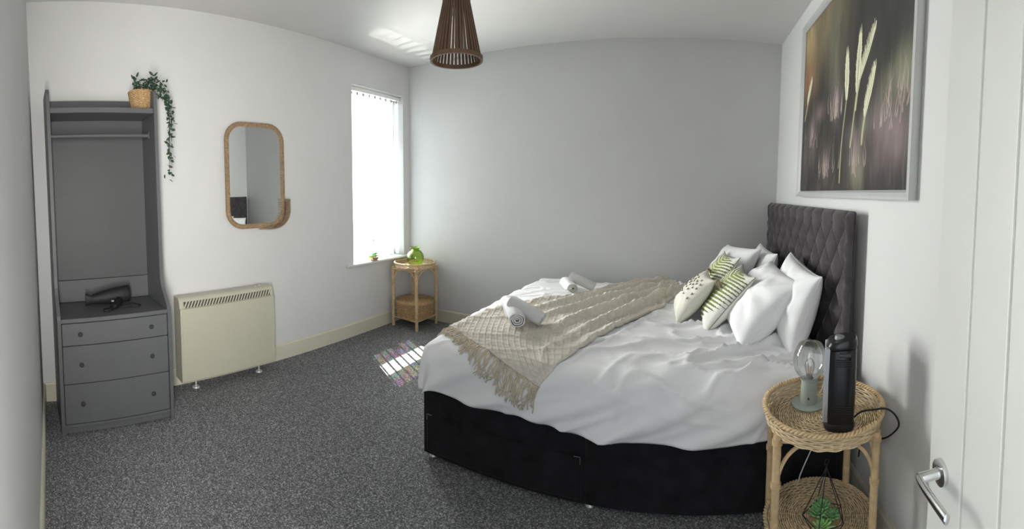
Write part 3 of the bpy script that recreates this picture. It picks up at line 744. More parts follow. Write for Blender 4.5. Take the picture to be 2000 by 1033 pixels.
MB().tube(spline([(0.03, 0.03, 0.012), (0.06, 0.05, 0.006), (0.085, 0.075, 0.02), (0.105, 0.10, 0.045), (0.13, 0.125, 0.02), (0.12, 0.12, -0.08), (0.07, 0.09, -0.22), (-0.0, 0.09, -0.40), (0.0, 0.13, -0.60)], 50), 0.0028, 6).build('lamp_cord', 'white_paint', tl, smooth=True)

fh = empty('tower_heater', (0.588, 1.408, 0.6285), math.radians(160), 'black tower fan heater with silver side trim on the bedside table', 'heater')
# local +x = front
def dsec(w, d, n=28, e=3.2):
    return [(d * math.copysign(abs(math.cos(a)) ** (2 / e), math.cos(a)), w * math.copysign(abs(math.sin(a)) ** (2 / e), math.sin(a))) for a in np.arange(n) * 2 * PI / n]
def loft(secs):
    G = np.array([[(x, y, z + sx * x) for x, y in dsec(w_, d_)] for w_, d_, z, sx in secs]); b = MB().grid(G, cv=True)
    n = G.shape[1]; b.f += [tuple(range(n - 1, -1, -1)), tuple(range((len(secs) - 1) * n, len(secs) * n))]; return b
loft([(0.052, 0.050, 0, 0), (0.054, 0.052, 0.004, 0), (0.054, 0.052, 0.022, 0), (0.050, 0.048, 0.03, 0)]).build('base', 'black_matt', fh, smooth='auto')
loft([(0.051, 0.049, 0.024, 0), (0.054, 0.052, 0.05, 0), (0.055, 0.053, 0.18, 0), (0.054, 0.052, 0.285, 0), (0.053, 0.051, 0.31, -0.12)]).build('body', 'black', fh, smooth='auto')
loft([(0.053, 0.051, 0.3125, -0.12), (0.055, 0.053, 0.318, -0.14), (0.054, 0.052, 0.332, -0.2), (0.048, 0.046, 0.343, -0.22)]).build('top_cap', 'black', fh, smooth='auto')
for z in (0.074, 0.082, 0.090, 0.098, 0.25, 0.258, 0.266, 0.274):
    for s in (1,):
        MB().box(-0.035, 0.02, 0.0535, 0.0562, z, z + 0.003).build('vent_slot', 'black_matt', fh)
for k in range(14):
    MB().box(0.0495, 0.0545, -0.034, 0.034, 0.06 + k * 0.0165, 0.064 + k * 0.0165).build('front_louvre', 'black_matt', fh)
for s in (-1, 1):
    MB().box(0.036, 0.0565, 0.0385 * s - 0.007, 0.0385 * s + 0.007, 0.03, 0.318, bev=0.004).build('silver_trim', 'silver', fh)
MB().tube([(0.01, 0, 0.335), (0.008, 0, 0.350)], 0.016, 20).build('control_knob', 'silver', fh, smooth='auto')
MB().box(-0.03, 0.012, 0.047, 0.0575, 0.288, 0.305, bev=0.004).build('carry_grip', 'dark_knob', fh)
fh.scale = (1.10, 1.10, 1.0)
RT = np.array([[math.cos(-math.radians(160)), -math.sin(-math.radians(160))], [math.sin(-math.radians(160)), math.cos(-math.radians(160))]])
def wl(x, y, z): q = RT @ (np.array([x, y]) - np.array([0.588, 1.408])); return (q[0] / 1.10, q[1] / 1.10, z - 0.6285)
cab = [wl(0.64, 1.400, 0.645), wl(0.67, 1.385, 0.675), wl(0.71, 1.36, 0.688), wl(0.755, 1.345, 0.69), wl(0.795, 1.34, 0.655), wl(0.815, 1.35, 0.60), wl(0.822, 1.45, 0.50), wl(0.822, 1.55, 0.44), wl(0.81, 1.64, 0.40), wl(0.83, 1.70, 0.36), wl(0.828, 1.72, 0.25)]
MB().tube(spline(cab, 60), 0.0034, 8).build('power_cable', 'black_matt', fh, smooth=True)

# ------------------------------------------------------------------ pendant lamp
PX, PY, PZ = -1.046, 1.698, 2.155
pl = empty('pendant_lamp', (PX, PY, ZC), 0, 'tapered slatted bamboo pendant lamp hanging from the ceiling', 'lamp')
z0, z1 = PZ - ZC, PZ - ZC + 0.40
Rb_, Rt_ = 0.119, 0.040
b = MB().box(-0.0055, 0.0055, -0.0022, 0.0022, 0, 1)
slen = math.hypot(z1 - z0, Rb_ - Rt_); tilt = math.atan2(Rb_ - Rt_, z1 - z0)
NSL = 38
b = MB(); prof2 = [(-0.0055, -0.0022), (0.0055, -0.0022), (0.0055, 0.0022), (-0.0055, 0.0022)]
G = np.array([[(x * w_, y, z * slen) for x, y in prof2] for z, w_ in ((0.0, 1.1), (0.5, 0.85), (1.0, 0.6))]); b.grid(G, cv=True); b.f += [(0, 1, 2, 3), (8, 9, 10, 11)]
s0 = b.build('shade_slat', 'lamp_wood', pl)
for k in range(NSL):
    a = 2 * PI * k / NSL
    o = s0 if k == 0 else copy_obj(s0, pl)
    o.location = (Rb_ * math.cos(a), Rb_ * math.sin(a), z0); o.rotation_euler = (Matrix.Rotation(a + PI / 2, 3, 'Z') @ Matrix.Rotation(-tilt, 3, 'X')).to_euler()
def hoop(R, z, h, t_): return MB().lathe([(R - t_, z), (R + t_, z), (R + t_ * 1.0, z + h), (R - t_, z + h), (R - t_, z)], 64)
hoop(Rb_ + 0.001, z0 - 0.004, 0.020, 0.0055).build('bottom_hoop', 'lamp_wood', pl, smooth='auto')
hoop(0.062, z0 + 0.285, 0.012, 0.004).build('middle_hoop', 'lamp_wood', pl, smooth='auto')
hoop(Rt_, z1 - 0.014, 0.018, 0.005).build('top_hoop', 'lamp_wood', pl, smooth='auto')
MB().lathe([(0.0, z1 + 0.004), (Rt_, z1 + 0.004), (Rt_, z1 - 0.004), (0.0, z1 - 0.004)], 32).build('top_disc', 'lamp_wood', pl)
MB().lathe([(0.0, z1), (0.021, z1), (0.021, z1 - 0.07), (0.018, z1 - 0.09), (0.0, z1 - 0.09)], 24).build('lamp_holder', 'black_matt', pl, smooth='auto')
MB().tube([(0, 0, z1), (0, 0, -0.02)], 0.0035, 8).build('cord', 'black_matt', pl, smooth='auto')
MB().lathe([(0.0, -0.03), (0.03, -0.028), (0.048, -0.012), (0.05, 0.0), (0, 0)], 32).build('ceiling_rose', 'white_paint', pl, smooth='auto')
MB().lathe(spline([(0.013, z1 - 0.09), (0.02, z1 - 0.12), (0.03, z1 - 0.15), (0.022, z1 - 0.178), (0.0, z1 - 0.186)], 18), 24).build('light_bulb', 'bulb_glass', pl, smooth=True)

# ------------------------------------------------------------------ framed photograph of grasses on the headboard wall
PYN, PYF, PZ0, PZ1 = 1.348, 2.935, 1.517, 2.79
pc = empty('framed_picture', (XR, (PYN + PYF) / 2, (PZ0 + PZ1) / 2), 0, 'large silver framed picture of sunlit wild grasses above the bed', 'picture')
pw, ph_ = (PYF - PYN) / 2, (PZ1 - PZ0) / 2
fwid = 0.042
def rail(p0, p1, horiz):
    # mitred frame rail with stepped profile; p in (y,z)
    prof_ = [(-0.002, 0), (-0.040, 0), (-0.040, 0.012), (-0.034, 0.030), (-0.022, fwid), (-0.002, fwid)]   # (x, inset)
    p0, p1 = np.array(p0), np.array(p1); d = (p1 - p0) / np.linalg.norm(p1 - p0)
    inn = np.array([-d[1], d[0]]);
    if inn @ (-(p0 + p1) / 2) < 0: inn = -inn
    G = np.array([[(x, *(q + inn * i + sgn * d * i)) for x, i in prof_] for q, sgn in ((p0, 1), (p1, -1))])
    bb = MB().grid(G, cv=True); bb.f += [tuple(range(6)), tuple(range(6, 12))]
    bb.build('frame_rail', 'frame_silver', pc)
cs = [(-pw, -ph_), (pw, -ph_), (pw, ph_), (-pw, ph_)]
for i in range(4): rail(cs[i], cs[(i + 1) % 4], 0)

def paint_canvas():
    """abstract painting of blurred meadow and grass ears; u runs from far end (0) to near end (1), v up"""
    nu, nv = 430, 430
    u, v = np.meshgrid(np.linspace(0, 1, nu), np.linspace(0, 1, nv), indexing='ij')
    rs = np.random.RandomState(5)
    img = np.zeros((nu, nv, 3)) + np.array(srgb(54, 52, 49))
    n1 = fbm(u * 5, v * 3 + 3); n2 = fbm(u * 26, v * 5 + 9); n3 = fbm(u * 60, v * 7)
    img *= (0.65 + 0.6 * n1)[..., None]
    def blob(cu, cv, su, sv, col, k=1.0):
        g = np.exp(-((u - cu) / su) ** 2 - ((v - cv) / sv) ** 2) * k
        img[:] = img * (1 - g[..., None]) + np.array(srgb(*col)) * g[..., None]
    blob(0.05, 0.90, 0.14, 0.22, (182, 158, 116), 0.95)
    blob(0.02, 0.68, 0.12, 0.12, (140, 98, 72), 0.85)
    blob(0.28, 0.98, 0.20, 0.22, (128, 116, 92), 0.8)
    blob(0.45, 0.92, 0.12, 0.2, (96, 90, 74), 0.6)
    blob(0.85, 0.80, 0.22, 0.35, (56, 55, 54), 0.85)
    for cu, cv, su, sv, k in ((0.24, 0.44, .06, .05, .55), (0.43, 0.45, .05, .09, .5), (0.12, 0.35, .05, .07, .55), (0.17, .24, .05, .1, .35), (0.895, .24, .10, .10, .8), (0.80, .27, .06, .09, .6), (0.92, .16, .07, .08, .5),
                              (0.64, .15, .06, .10, .6), (0.35, .13, .04, .08, .6), (.60, .26, .05, .05, .35), (.80, .12, .05, .07, .3), (.05, .2, .05, .1, .25)):
        blob(cu, cv, su, sv, (160, 140, 142), k * 0.72)
    for cu, cv, su, sv, k in ((0.95, .42, .06, .09, .65), (0.86, .40, .05, .08, .4), (0.66, .08, .05, .1, .4), (0.40, .72, .06, .2, .25), (.70, .28, .03, .06, .4)):
        blob(cu, cv, su, sv, (158, 160, 132), k)
    img *= (0.60 + 0.8 * n2)[..., None]
    low = smooth(0.7, 0.0, v)[..., None]
    img *= 1 - 0.35 * low * (n3[..., None])
    def stroke(pts, w0, w1, col, k, fuzz=0.0):
        P = spline(pts, 90)
        for i, (a, c_) in enumerate(P):
            s = i / 89; w = w0 + (w1 - w0) * s; w = max(w, 0.0012)
            i0, i1 = max(int((a - 4 * w) * nu), 0), min(int((a + 4 * w) * nu) + 2, nu); j0, j1 = max(int((c_ - 4 * w) * nv), 0), min(int((c_ + 4 * w) * nv) + 2, nv)
            if i0 >= i1 or j0 >= j1: continue
            g = np.exp(-((u[i0:i1, j0:j1] - a) / w) ** 2 - ((v[i0:i1, j0:j1] - c_) / w) ** 2) * k
            img[i0:i1, j0:j1] = img[i0:i1, j0:j1] * (1 - g[..., None]) + np.array(srgb(*col)) * g[..., None]
    for _ in range(60):
        a = rs.rand(); h = .05 + .4 * rs.rand(); c0 = rs.rand() * .3 - .1
        stroke([(a, c0), (a + .01 * rs.randn(), c0 + h * .5), (a + .03 * rs.randn(), c0 + h)], .004, .001, (120, 112, 104), .12)
    for _ in range(110):
        q = rs.randint(6); a = [.88, .95, .43, .14, .64, .35][q] + .045 * rs.randn(); c0 = [.22, .30, .36, .24, .06, .06][q] + .08 * rs.rand()
        stroke([(a, c0), (a + .008 * rs.randn(), c0 + .06), (a + .02 * rs.randn(), c0 + .10 + .12 * rs.rand())], .0035, .001, (176, 158, 152), .2)
    def ear(b0, t0, w, stem=None):
        if stem: stroke(stem, .004, .004, (176, 176, 140), .8)
        b0, t0 = np.array(b0), np.array(t0)
        for s in np.linspace(0, 1, 30):
            c_ = b0 + (t0 - b0) * s; ww = w * math.sin(PI * min(1, .15 + s * .80)) ** .7
            for sg in (-1, 1):
                stroke([c_ + np.array([sg * ww * .25, 0]), c_ + np.array([sg * ww, .012]), c_ + np.array([sg * ww * (1.25 + .5 * rs.rand()), .03 + .02 * rs.rand()])], .0022, .0012, (212, 212, 182), .30 + .3 * rs.rand())
        stroke([b0, (b0 + t0) / 2, t0], .0018, .0012, (150, 148, 116), .7)
    ear((.628, .44), (.642, .684), .013, [(.590, .20), (.603, .28), (.628, .44)])
    ear((.650, .49), (.752, .66), .015, [(.622, .36), (.632, .42), (.650, .49)])
    ear((.538, .43), (.529, .637), .013, [(.500, .04), (.506, .218), (.538, .43)])
    ear((.702, .315), (.764, .495), .013, [(.685, .20), (.69, .26), (.702, .315)])
    ear((.055, .53), (.111, .647), .010, [(.02, .44), (.039, .491), (.055, .53)])
    return u, v, np.clip(img, 0, 1)
u, v, img = paint_canvas()
Gp = np.stack([np.full(u.shape, -0.014), (0.5 - u) * 2 * (pw - fwid + 0.002), (v - 0.5) * 2 * (ph_ - fwid + 0.002)], -1)
M['print'] = attr_mat('meadow_print', 0.55, 0.3)
b = MB().grid(Gp); o = b.build('picture_print', 'print', pc, fixn=False)
ca = o.data.color_attributes.new('paint', 'FLOAT_COLOR', 'POINT')
ca.data.foreach_set('color', np.concatenate([img, np.ones((*img.shape[:2], 1))], -1).reshape(-1).astype(np.float32))
MB().box(-0.010, -0.001, -pw + 0.03, pw - 0.03, -ph_ + 0.03, ph_ - 0.03).build('backing_board', 'black_matt', pc)

# ------------------------------------------------------------------ bed: divan base, mattress, headboard
BX0, BX1, BY0, BY1 = -1.300, 0.742, 1.760, 3.56
SEAM = -0.415
bed = empty('divan_bed', (0, 0, 0), 0, 'black velvet divan bed with tall buttoned charcoal headboard', 'bed')
for x0, x1 in ((BX0, SEAM - 0.0006), (SEAM + 0.0006, BX1)):
    MB().box(x0, x1, BY0 + 0.004, BY1, 0.020, 0.392, bev=0.007).build('divan_base', 'velvet', bed)
dr = MB().box(BX0 + 0.028, SEAM - 0.016, BY0 - 0.006, BY0 + 0.02, 0.045, 0.262, bev=0.006).build('base_drawer', 'velvet', bed)
M['thread'] = mat('pale_drawer_piping', (0.32, 0.32, 0.33), 0.7)
for x, s in ((BX0 + 0.032, 1), (SEAM - 0.02, -1)):
    w = MB().tube([(x, BY0 - 0.0065, 0.225), (x, BY0 - 0.0065, 0.259), (x + 0.03 * s, BY0 - 0.0065, 0.259)], 0.0011, 5); w.build('drawer_piping', 'thread', dr)
for x in (BX0 + 0.045, SEAM + 0.02, BX1 - 0.06):
    for y in (BY0 + 0.035, BY1 - 0.05):
        MB().lathe([(0, 0.0), (0.020, 0.0), (0.022, 0.004), (0.018, 0.014), (0.012, 0.024), (0, 0.024)], 20, (x, y, 0)).build('glide', 'steel', bed, smooth='auto')
MB().box(BX0 + 0.03, BX1, BY0 + 0.02, BY1 - 0.01, 0.393, 0.615, bev=0.06).build('mattress', 'sheet', bed)
# headboard: deep-buttoned front
HX, HY0, HY1, HZ1 = 0.742, 1.795, 3.715, 1.452
hy, hz_ = np.meshgrid(np.linspace(HY0, HY1, 330), np.linspace(0.30, HZ1, 170), indexing='ij')
dy, dz = 0.0885, 0.112
zt = HZ1 - 0.085
uu = (hy - HY0 - 0.075) / dy; vv = (zt - hz_) / dz
p_, q_ = (uu + vv) / 1.0, (uu - vv) / 1.0
lat = np.minimum(np.abs(np.sin(PI * p_ / 2 * 1.0)), np.abs(np.sin(PI * q_ / 2 * 1.0)))
puff = np.clip(lat, 0, 1) ** 0.55
pleat = np.abs(np.sin(PI * (uu / 2))) ** 0.5 
topm = smooth(0.0, -0.45, vv)                      # above the first row of buttons the folds run straight up
puff = puff * (1 - topm) + pleat * topm
edge = smooth(0, 0.03, hy - HY0) * smooth(0, 0.03, HY1 - hy) * smooth(0, 0.035, HZ1 - hz_)
side_m = smooth(0.0, 0.06, hy - HY0 - 0.005) * smooth(0.0, 0.06, HY1 - hy)
depth = 0.040 * edge ** 0.5 * (puff * side_m + (1 - side_m) * 0.85) + 0.003 * fbm(hy * 30, hz_ * 30)
Gh = np.stack([HX + 0.030 - depth + 0.016, hy, hz_], -1)
hb = MB().grid(Gh)
back = HX + 0.056
hb_o = hb.build('headboard', 'grey_velvet', bed, smooth=True, fixn=False)
w = MB().box(HX + 0.045, back, HY0, HY1, 0.02, HZ1 - 0.002, bev=0.006); w.build('headboard_back', 'grey_velvet', hb_o)
bt0 = None
for r_i in range(0, 9):
    z = zt - r_i * dz
    for c_i in range(-1, 24):
        if (c_i + r_i) % 2: continue
        y = HY0 + 0.075 + c_i * dy
        if not (HY0 + 0.03 < y < HY1 - 0.03) or z < 0.55: continue
        if bt0 is None:
            kb = MB().lathe([(0, 0.007), (0.006, 0.006), (0.0095, 0.003), (0.010, 0.0)], 12); V = kb.v[0]; kb.v[0] = np.stack([-V[:, 2], V[:, 0], V[:, 1]], 1)
            bt0 = kb.build('button', 'grey_velvet', hb_o, smooth=True); bt0.location = (HX + 0.044, y, z)
        else: copy_obj(bt0, hb_o, (HX + 0.044, y, z))

# ------------------------------------------------------------------ bed cover draped over the mattress
CX, CY, RR = BX0 - 0.012, BY0 - 0.026, 0.085
def ztop(x, y):
    return 0.655 + 0.050 * (1 - np.clip(np.abs((y - 2.66) / 0.95), 0, 1) ** 3.0) * (1 - np.clip(np.abs((x + 0.28) / 1.12), 0, 1) ** 5)
def bedsurf(xu, yu):
    xu = np.asarray(xu, float); yu = np.asarray(yu, float)
    ex, ey, eb = CX + RR, CY + RR, BY1 - 0.04
    dx = np.maximum(0, ex - xu); dya = np.maximum(0, ey - yu); dyb = np.maximum(0, yu - eb)
    dyv = dya - dyb; d = np.hypot(dx, dyv); dd = np.maximum(d, 1e-9)
    bx, by = np.maximum(xu, ex), np.clip(yu, ey, eb)
    z0_ = ztop(bx, by)
    a = np.minimum(d / RR, PI / 2)
    out = RR * np.sin(a); drop = RR * (1 - np.cos(a)) + np.maximum(0, d - RR * PI / 2)
    return np.stack([bx - dx / dd * out, by - dyv / dd * out, z0_ - drop], -1)
def normals(P):
    a = np.gradient(P, axis=0); c = np.gradient(P, axis=1); n = np.cross(a, c); n /= np.maximum(np.linalg.norm(n, axis=-1, keepdims=True), 1e-9)
    return n
def cover_disp(xu, yu):
    dxe = np.maximum(0, CX + RR - xu); dye = np.maximum(0, CY + RR - yu); side = smooth(0.02, 0.16, np.hypot(dxe, dye))
    # top: long soft creases, more toward the pillows
    c1 = ridge(xu * 2.2 + yu * 1.6 + 3, yu * 7 - xu * 2.0) ** 7 * 0.030
    c2 = ridge(xu * 6 - yu * 3.0, yu * 5 + xu * 2.5 + 7) ** 9 * 0.024
    c3 = fbm(xu * 4, yu * 4) * 0.014
    c1 = c1 + ridge(xu * 3.1 - yu * 2.4 + 9, yu * 9 + xu * 3.0) ** 8 * 0.014
    head = smooth(-0.7, 0.3, xu) * 0.8 + 0.35
    top = (c1 + c2) * head + c3
    # side: diagonal drape folds falling toward the head end
    s = xu * 1.0 + (dye) * 2.0
    f1 = (0.5 + 0.5 * np.sin(s * 17 + 3.0 * fbm(xu * 2, yu * 2))) ** 2 * 0.026
    f2 = ridge(s * 4.2 + 2, xu * 0.8 + 4) ** 4 * 0.030
    return top * (1 - 0.6 * side) + (f1 + f2 * smooth(-1.3, -0.6, xu)) * side * (0.4 + 0.6 * smooth(0.05, 0.3, np.hypot(dxe, dye)))
hem = lambda x: 0.024 * np.sin(x * 3.1 + 1.6) + 0.006 * np.sin(x * 11)
NXc, NYc = 230, 210
su = np.linspace(0, 1, NXc); sv = np.linspace(0, 1, NYc)
LX = RR * PI / 2 + 0.185
xa, xb = CX + RR - LX, BX1 - 0.02
xu_, tv_ = np.meshgrid(xa + (xb - xa) * su, sv, indexing='ij')
ylow = CY + RR - (RR * PI / 2 + 0.182 + hem(xu_)); yhigh = BY1 + 0.16
ylow = np.where(xu_ < CX + RR, np.maximum(ylow, CY + RR - np.sqrt(np.maximum((RR * PI / 2 + 0.182) ** 2 - (CX + RR - xu_) ** 2, 0.0001))), ylow)
yu_ = ylow + (yhigh - ylow) * tv_
Pc = bedsurf(xu_, yu_)
Nc = normals(Pc); Nc *= np.sign((Nc * np.array([0, -0.3, 1.0])).sum(-1, keepdims=True) + 1e-9)
for _ in range(1):
    flip = (Nc[..., 2] < -0.2); Nc[flip] *= -1
outw = np.zeros_like(Pc); dx_ = np.maximum(0, CX + RR - xu_); dy_ = np.maximum(0, CY + RR - yu_) - np.maximum(0, yu_ - (BY1 - 0.04)); dd_ = np.hypot(dx_, dy_)
ang = np.minimum(dd_ / RR, PI / 2)
outw[..., 0] = -np.sin(ang) * dx_ / np.maximum(dd_, 1e-9); outw[..., 1] = -np.sin(ang) * dy_ / np.maximum(dd_, 1e-9); outw[..., 2] = np.cos(ang)
Pc = Pc + outw * cover_disp(xu_, yu_)[..., None]
cov = MB().grid(Pc).build('bed_cover', 'sheet', None, smooth=True, fixn=False)
tag(cov, 'white cotton bed cover draped over the divan bed', 'bedding')
md = cov.modifiers.new('thick', 'SOLIDIFY'); md.thickness = 0.006; md.offset = -1 if False else 0
def cover_pt(xu, yu, off=0.0):
    xu = np.asarray(xu, float); yu = np.asarray(yu, float)
    P = bedsurf(xu, yu); dx = np.maximum(0, CX + RR - xu); dy = np.maximum(0, CY + RR - yu) - np.maximum(0, yu - (BY1 - 0.04)); d = np.hypot(dx, dy); a = np.minimum(d / RR, PI / 2)
    n = np.stack([-np.sin(a) * dx / np.maximum(d, 1e-9), -np.sin(a) * dy / np.maximum(d, 1e-9), np.cos(a)], -1)
    return P + n * (cover_disp(xu, yu) + off)[..., None], n

# ------------------------------------------------------------------ knitted throw with fringe
th_ = empty('knitted_throw', (-0.6, 2.4, 0.70), 0, 'beige diamond-knit throw with fringed end laid across the bed', 'throw')
NE = spline([(-0.618, 1.690), (-0.545, 1.80), (-0.375, 2.20), (-0.17, 2.62), (0.03, 3.06)], 260)
FE = spline([(-1.285, 2.00), (-1.185, 2.40), (-0.98, 2.68), (-0.66, 2.97), (-0.12, 3.47)], 260)
tS, tT = np.meshgrid(np.linspace(0, 1, 260), np.linspace(0, 1, 150), indexing='ij')
bow = 0.03 * np.sin(PI * tT) * (1 - tS)
xt = NE[:, None, 0] * (1 - tT) + FE[:, None, 0] * tT - bow * 0.3; yt = NE[:, None, 1] * (1 - tT) + FE[:, None, 1] * tT - bow
Sf, Tf = tS * 1.9, tT * 0.80
d1 = np.abs(((Sf * 0.80 + Tf) / 0.064) % 1 - .5) * 2; d2 = np.abs(((Sf * 0.80 - Tf) / 0.064) % 1 - .5) * 2
dia = np.maximum(smooth(0.80, 1.0, d1), smooth(0.80, 1.0, d2)) * 0.0062
fold_env = smooth(0.15, 0.9, tS)
wob = 0.35 * fbm(tS * 3, tT * 4)
fold = (0.5 + 0.5 * np.cos(2 * PI * (5.0 * tT + wob))) ** 2.6 * 0.076 * fold_env * (1 - 0.85 * smooth(0.70, 0.95, tT) * smooth(1.0, 0.6, tS))
fold += 0.016 * np.exp(-((tT - 0.035) / 0.04) ** 2) * smooth(0.1, 0.5, tS) + 0.014 * np.exp(-((tT - 0.95) / 0.05) ** 2) * (0.4 + 0.6 * tS)
edge_t = smooth(0, 0.012, tT) * smooth(0, 0.012, 1 - tT)
Pt, _n = cover_pt(xt, yt, 0.006 + (dia + fold) * edge_t + 0.003 * fbm(tS * 22, tT * 14))
to = MB().grid(Pt - np.array([-0.6, 2.4, 0.70])).build('throw_fabric', 'throw', th_, smooth=True, fixn=False)
md = to.modifiers.new('thick', 'SOLIDIFY'); md.thickness = 0.005; md.offset = 0
fr = MB(); rs = np.random.RandomState(11)
for k in range(150):
    t_ = (k + rs.rand()) / 150; i = int(t_ * 149)
    p0 = np.array([xt[0, i], yt[0, i]]); dr_ = np.array([-0.28, -0.96]) + rs.randn(2) * 0.22; dr_ /= np.linalg.norm(dr_)
    L = (0.075 + 0.05 * smooth(0.75, 0.1, t_)) * (0.85 + 0.35 * rs.rand())
    s_ = np.linspace(0, 1, 7); wv = rs.randn() * 0.014
    q = p0[None] + dr_[None] * (s_ * L)[:, None] + np.stack([-np.full(7, dr_[1]), np.full(7, dr_[0])], 1) * (wv * np.sin(s_ * PI * 1.3))[:, None]
    Pq, _ = cover_pt(q[:, 0], q[:, 1], 0.006 + 0.012 * rs.rand() * s_ * (1 - s_ * .6))
    fr.tube(Pq - np.array([-0.6, 2.4, 0.70]), np.linspace(0.0034, 0.0024, 7), 4)
fr.build('fringe', 'fringe', th_, smooth=True, kind='stuff')

# ------------------------------------------------------------------ rolled towels
def towel(p0, p1, R, label, group, seed=0):
    """rolled towel with spiral ends; p0 is the near end"""
    p0, p1 = np.array(p0, float), np.array(p1, float); ax = p1 - p0; L = np.linalg.norm(ax); ax /= L
    up = np.array([0, 0, 1.0]); sx = np.cross(ax, up); sx /= np.linalg.norm(sx); uy = np.cross(sx, ax)
    turns = 3.4; n = 110; aa = np.linspace(0, turns * 2 * PI, n)
    rr = 0.010 + (R - 0.010) * (aa / aa[-1]); th = (R - 0.010) / turns * 0.62
    rr = rr - th * 0 + 0.0012 * np.sin(aa * 5 + seed)
    c, s = np.cos(aa + seed), np.sin(aa + seed); sq = 0.90
    outer_ = np.stack([rr * c, rr * s * sq], 1); inner_ = np.stack([(rr - th) * c, (rr - th) * s * sq], 1)
    prof_ = np.vstack([outer_, inner_[::-1]])
    ends = [(0.0, 0.93), (0.010, 1.0), (L * .5, 1.02), (L - 0.010, 1.0), (L, 0.93)]
    tele = np.r_[np.linspace(0.012, 0, n), np.linspace(0, 0.012, n)]
    G = np.array([[p0 + ax * (q + (tele[k] if i == 0 else 0)) + sx * x * sc_ + uy * (y * sc_ + R * sq) for k, (x, y) in enumerate(prof_)] for i, (q, sc_) in enumerate(ends)])
    base = (p0 + p1) / 2
    root = empty('rolled_towel', base, 0, label, 'towel', group)
    bb = MB().grid(G - base, cv=True); m_ = len(prof_)
    for e in (0, len(ends) - 1):
        for k in range(n - 1): bb.f.append((e * m_ + k, e * m_ + k + 1, e * m_ + m_ - 2 - k, e * m_ + m_ - 1 - k))
    bb.build('towel_roll', 'towel', root, smooth='auto')
    bb = MB(); 
    o_end = np.stack([[p0 + ax * q + sx * (outer_[-1, 0] * 1.02) + uy * (outer_[-1, 1] * 1.02 + R * sq)] for q in np.linspace(0.008, L - 0.008, 12)])[:, 0]
    bb.tube(o_end - base, 0.004, 6); bb.build('towel_hem', 'towel', root, smooth=True)
ZT = 0.725
towel((-0.868, 2.035, ZT), (-1.035, 2.315, ZT + 0.004), 0.054, 'white rolled towel with spiral end on the fringed half of the throw', None, 0.3)
towel((-0.775, 2.155, ZT - 0.004), (-0.985, 2.185, ZT + 0.075), 0.047, 'white rolled towel leaning on the towel nearer the fringe', None, 2.2)
towel((-0.780, 2.850, ZT + 0.010), (-0.915, 3.115, ZT), 0.047, 'white rolled towel at the edge of the throw by the back wall', None, 0.8)
towel((-0.665, 2.990, ZT + 0.006), (-0.855, 2.985, ZT + 0.085), 0.044, 'white rolled towel propped on the towel by the back wall', None, 2.8)

# ------------------------------------------------------------------ pillows and cushions
def pillow_mesh(Wd, Hg, T, n=54, seed=0, pinch=0.06, ear=0.05, sag=0.0, pexp=0.48):
    a = np.linspace(-1, 1, n); a = np.sign(a) * (1 - (1 - np.abs(a)) ** 1.35)
    uu, vv = np.meshgrid(a, a, indexing='ij')
    ex = 1 - pinch * (1 - vv ** 2) * np.abs(uu) ** 3; ey = 1 - pinch * (1 - uu ** 2) * np.abs(vv) ** 3
    cor = (np.abs(uu) * np.abs(vv)) ** 6 * ear
    x = uu * Wd / 2 * (ex + cor); y = vv * Hg / 2 * (ey + cor)
    prof_ = ((1 - np.abs(uu) ** 2.6) * (1 - np.abs(vv) ** 2.6)); prof_ = np.clip(prof_, 0, 1) ** pexp
    prof_ = prof_ * (1 + sag * (-vv) * 0.35)
    wr = (ridge(uu * 1.6 + seed, vv * 1.6 + seed * 2.3) ** 4) * 0.010 + fbm(uu * 2 + seed * 3, vv * 2 + seed) * 0.022 - 0.011
    rim = smooth(0.0, 0.5, 1 - np.maximum(np.abs(uu), np.abs(vv)))
    crease = np.sin(np.arctan2(vv, uu) * 9 + seed) * 0.006 * smooth(1.0, 0.7, np.maximum(np.abs(uu), np.abs(vv))) * smooth(0.35, 0.8, np.maximum(np.abs(uu), np.abs(vv)))
    zf = T / 2 * prof_ + (wr * rim + crease) * (T / 0.17) + 0.002; zb = -T / 2 * prof_ - 0.002 - (wr[::-1] * rim) * 0.5 * (T / 0.17)
    return uu, vv, np.stack([x, y + Hg / 2, zf], -1), np.stack([x, y + Hg / 2, zb], -1)
def orient(base, az, lean, roll_=0.0, pivot=(0, 0, 0)):
    a, L = math.radians(az), math.radians(lean)
    Fh = Vector((math.cos(a), math.sin(a), 0)); Z = Vector((0, 0, 1))
    U = Z * math.cos(L) - Fh * math.sin(L); N = Fh * math.cos(L) + Z * math.sin(L); X = U.cross(N)
    R = Matrix((X, U, N)).transposed().to_4x4()
    return Matrix.Translation(base) @ R @ Matrix.Rotation(math.radians(roll_), 4, 'Z')
def close_pillow(b, Gf, Gb):
    n = Gf.shape[0]; s0 = b.n; b.grid(Gf); s1 = b.n; b.grid(Gb[:, ::-1]); 
    idb = lambda i, j: s1 + i * n + (n - 1 - j); idf = lambda i, j: s0 + i * n + j
    for k in range(n - 1):
        b.f += [(idf(0, k), idf(0, k + 1), idb(0, k + 1), idb(0, k)), (idf(n - 1, k + 1), idf(n - 1, k), idb(n - 1, k), idb(n - 1, k + 1)),
                (idf(k + 1, 0), idf(k, 0), idb(k, 0), idb(k + 1, 0)), (idf(k, n - 1), idf(k + 1, n - 1), idb(k + 1, n - 1), idb(k, n - 1))]
def seam_path(Gf, Gb):
    m_ = (Gf + Gb) / 2; return np.vstack([m_[0, :-1], m_[:-1, -1], m_[-1, :0:-1], m_[:0:-1, 0]])
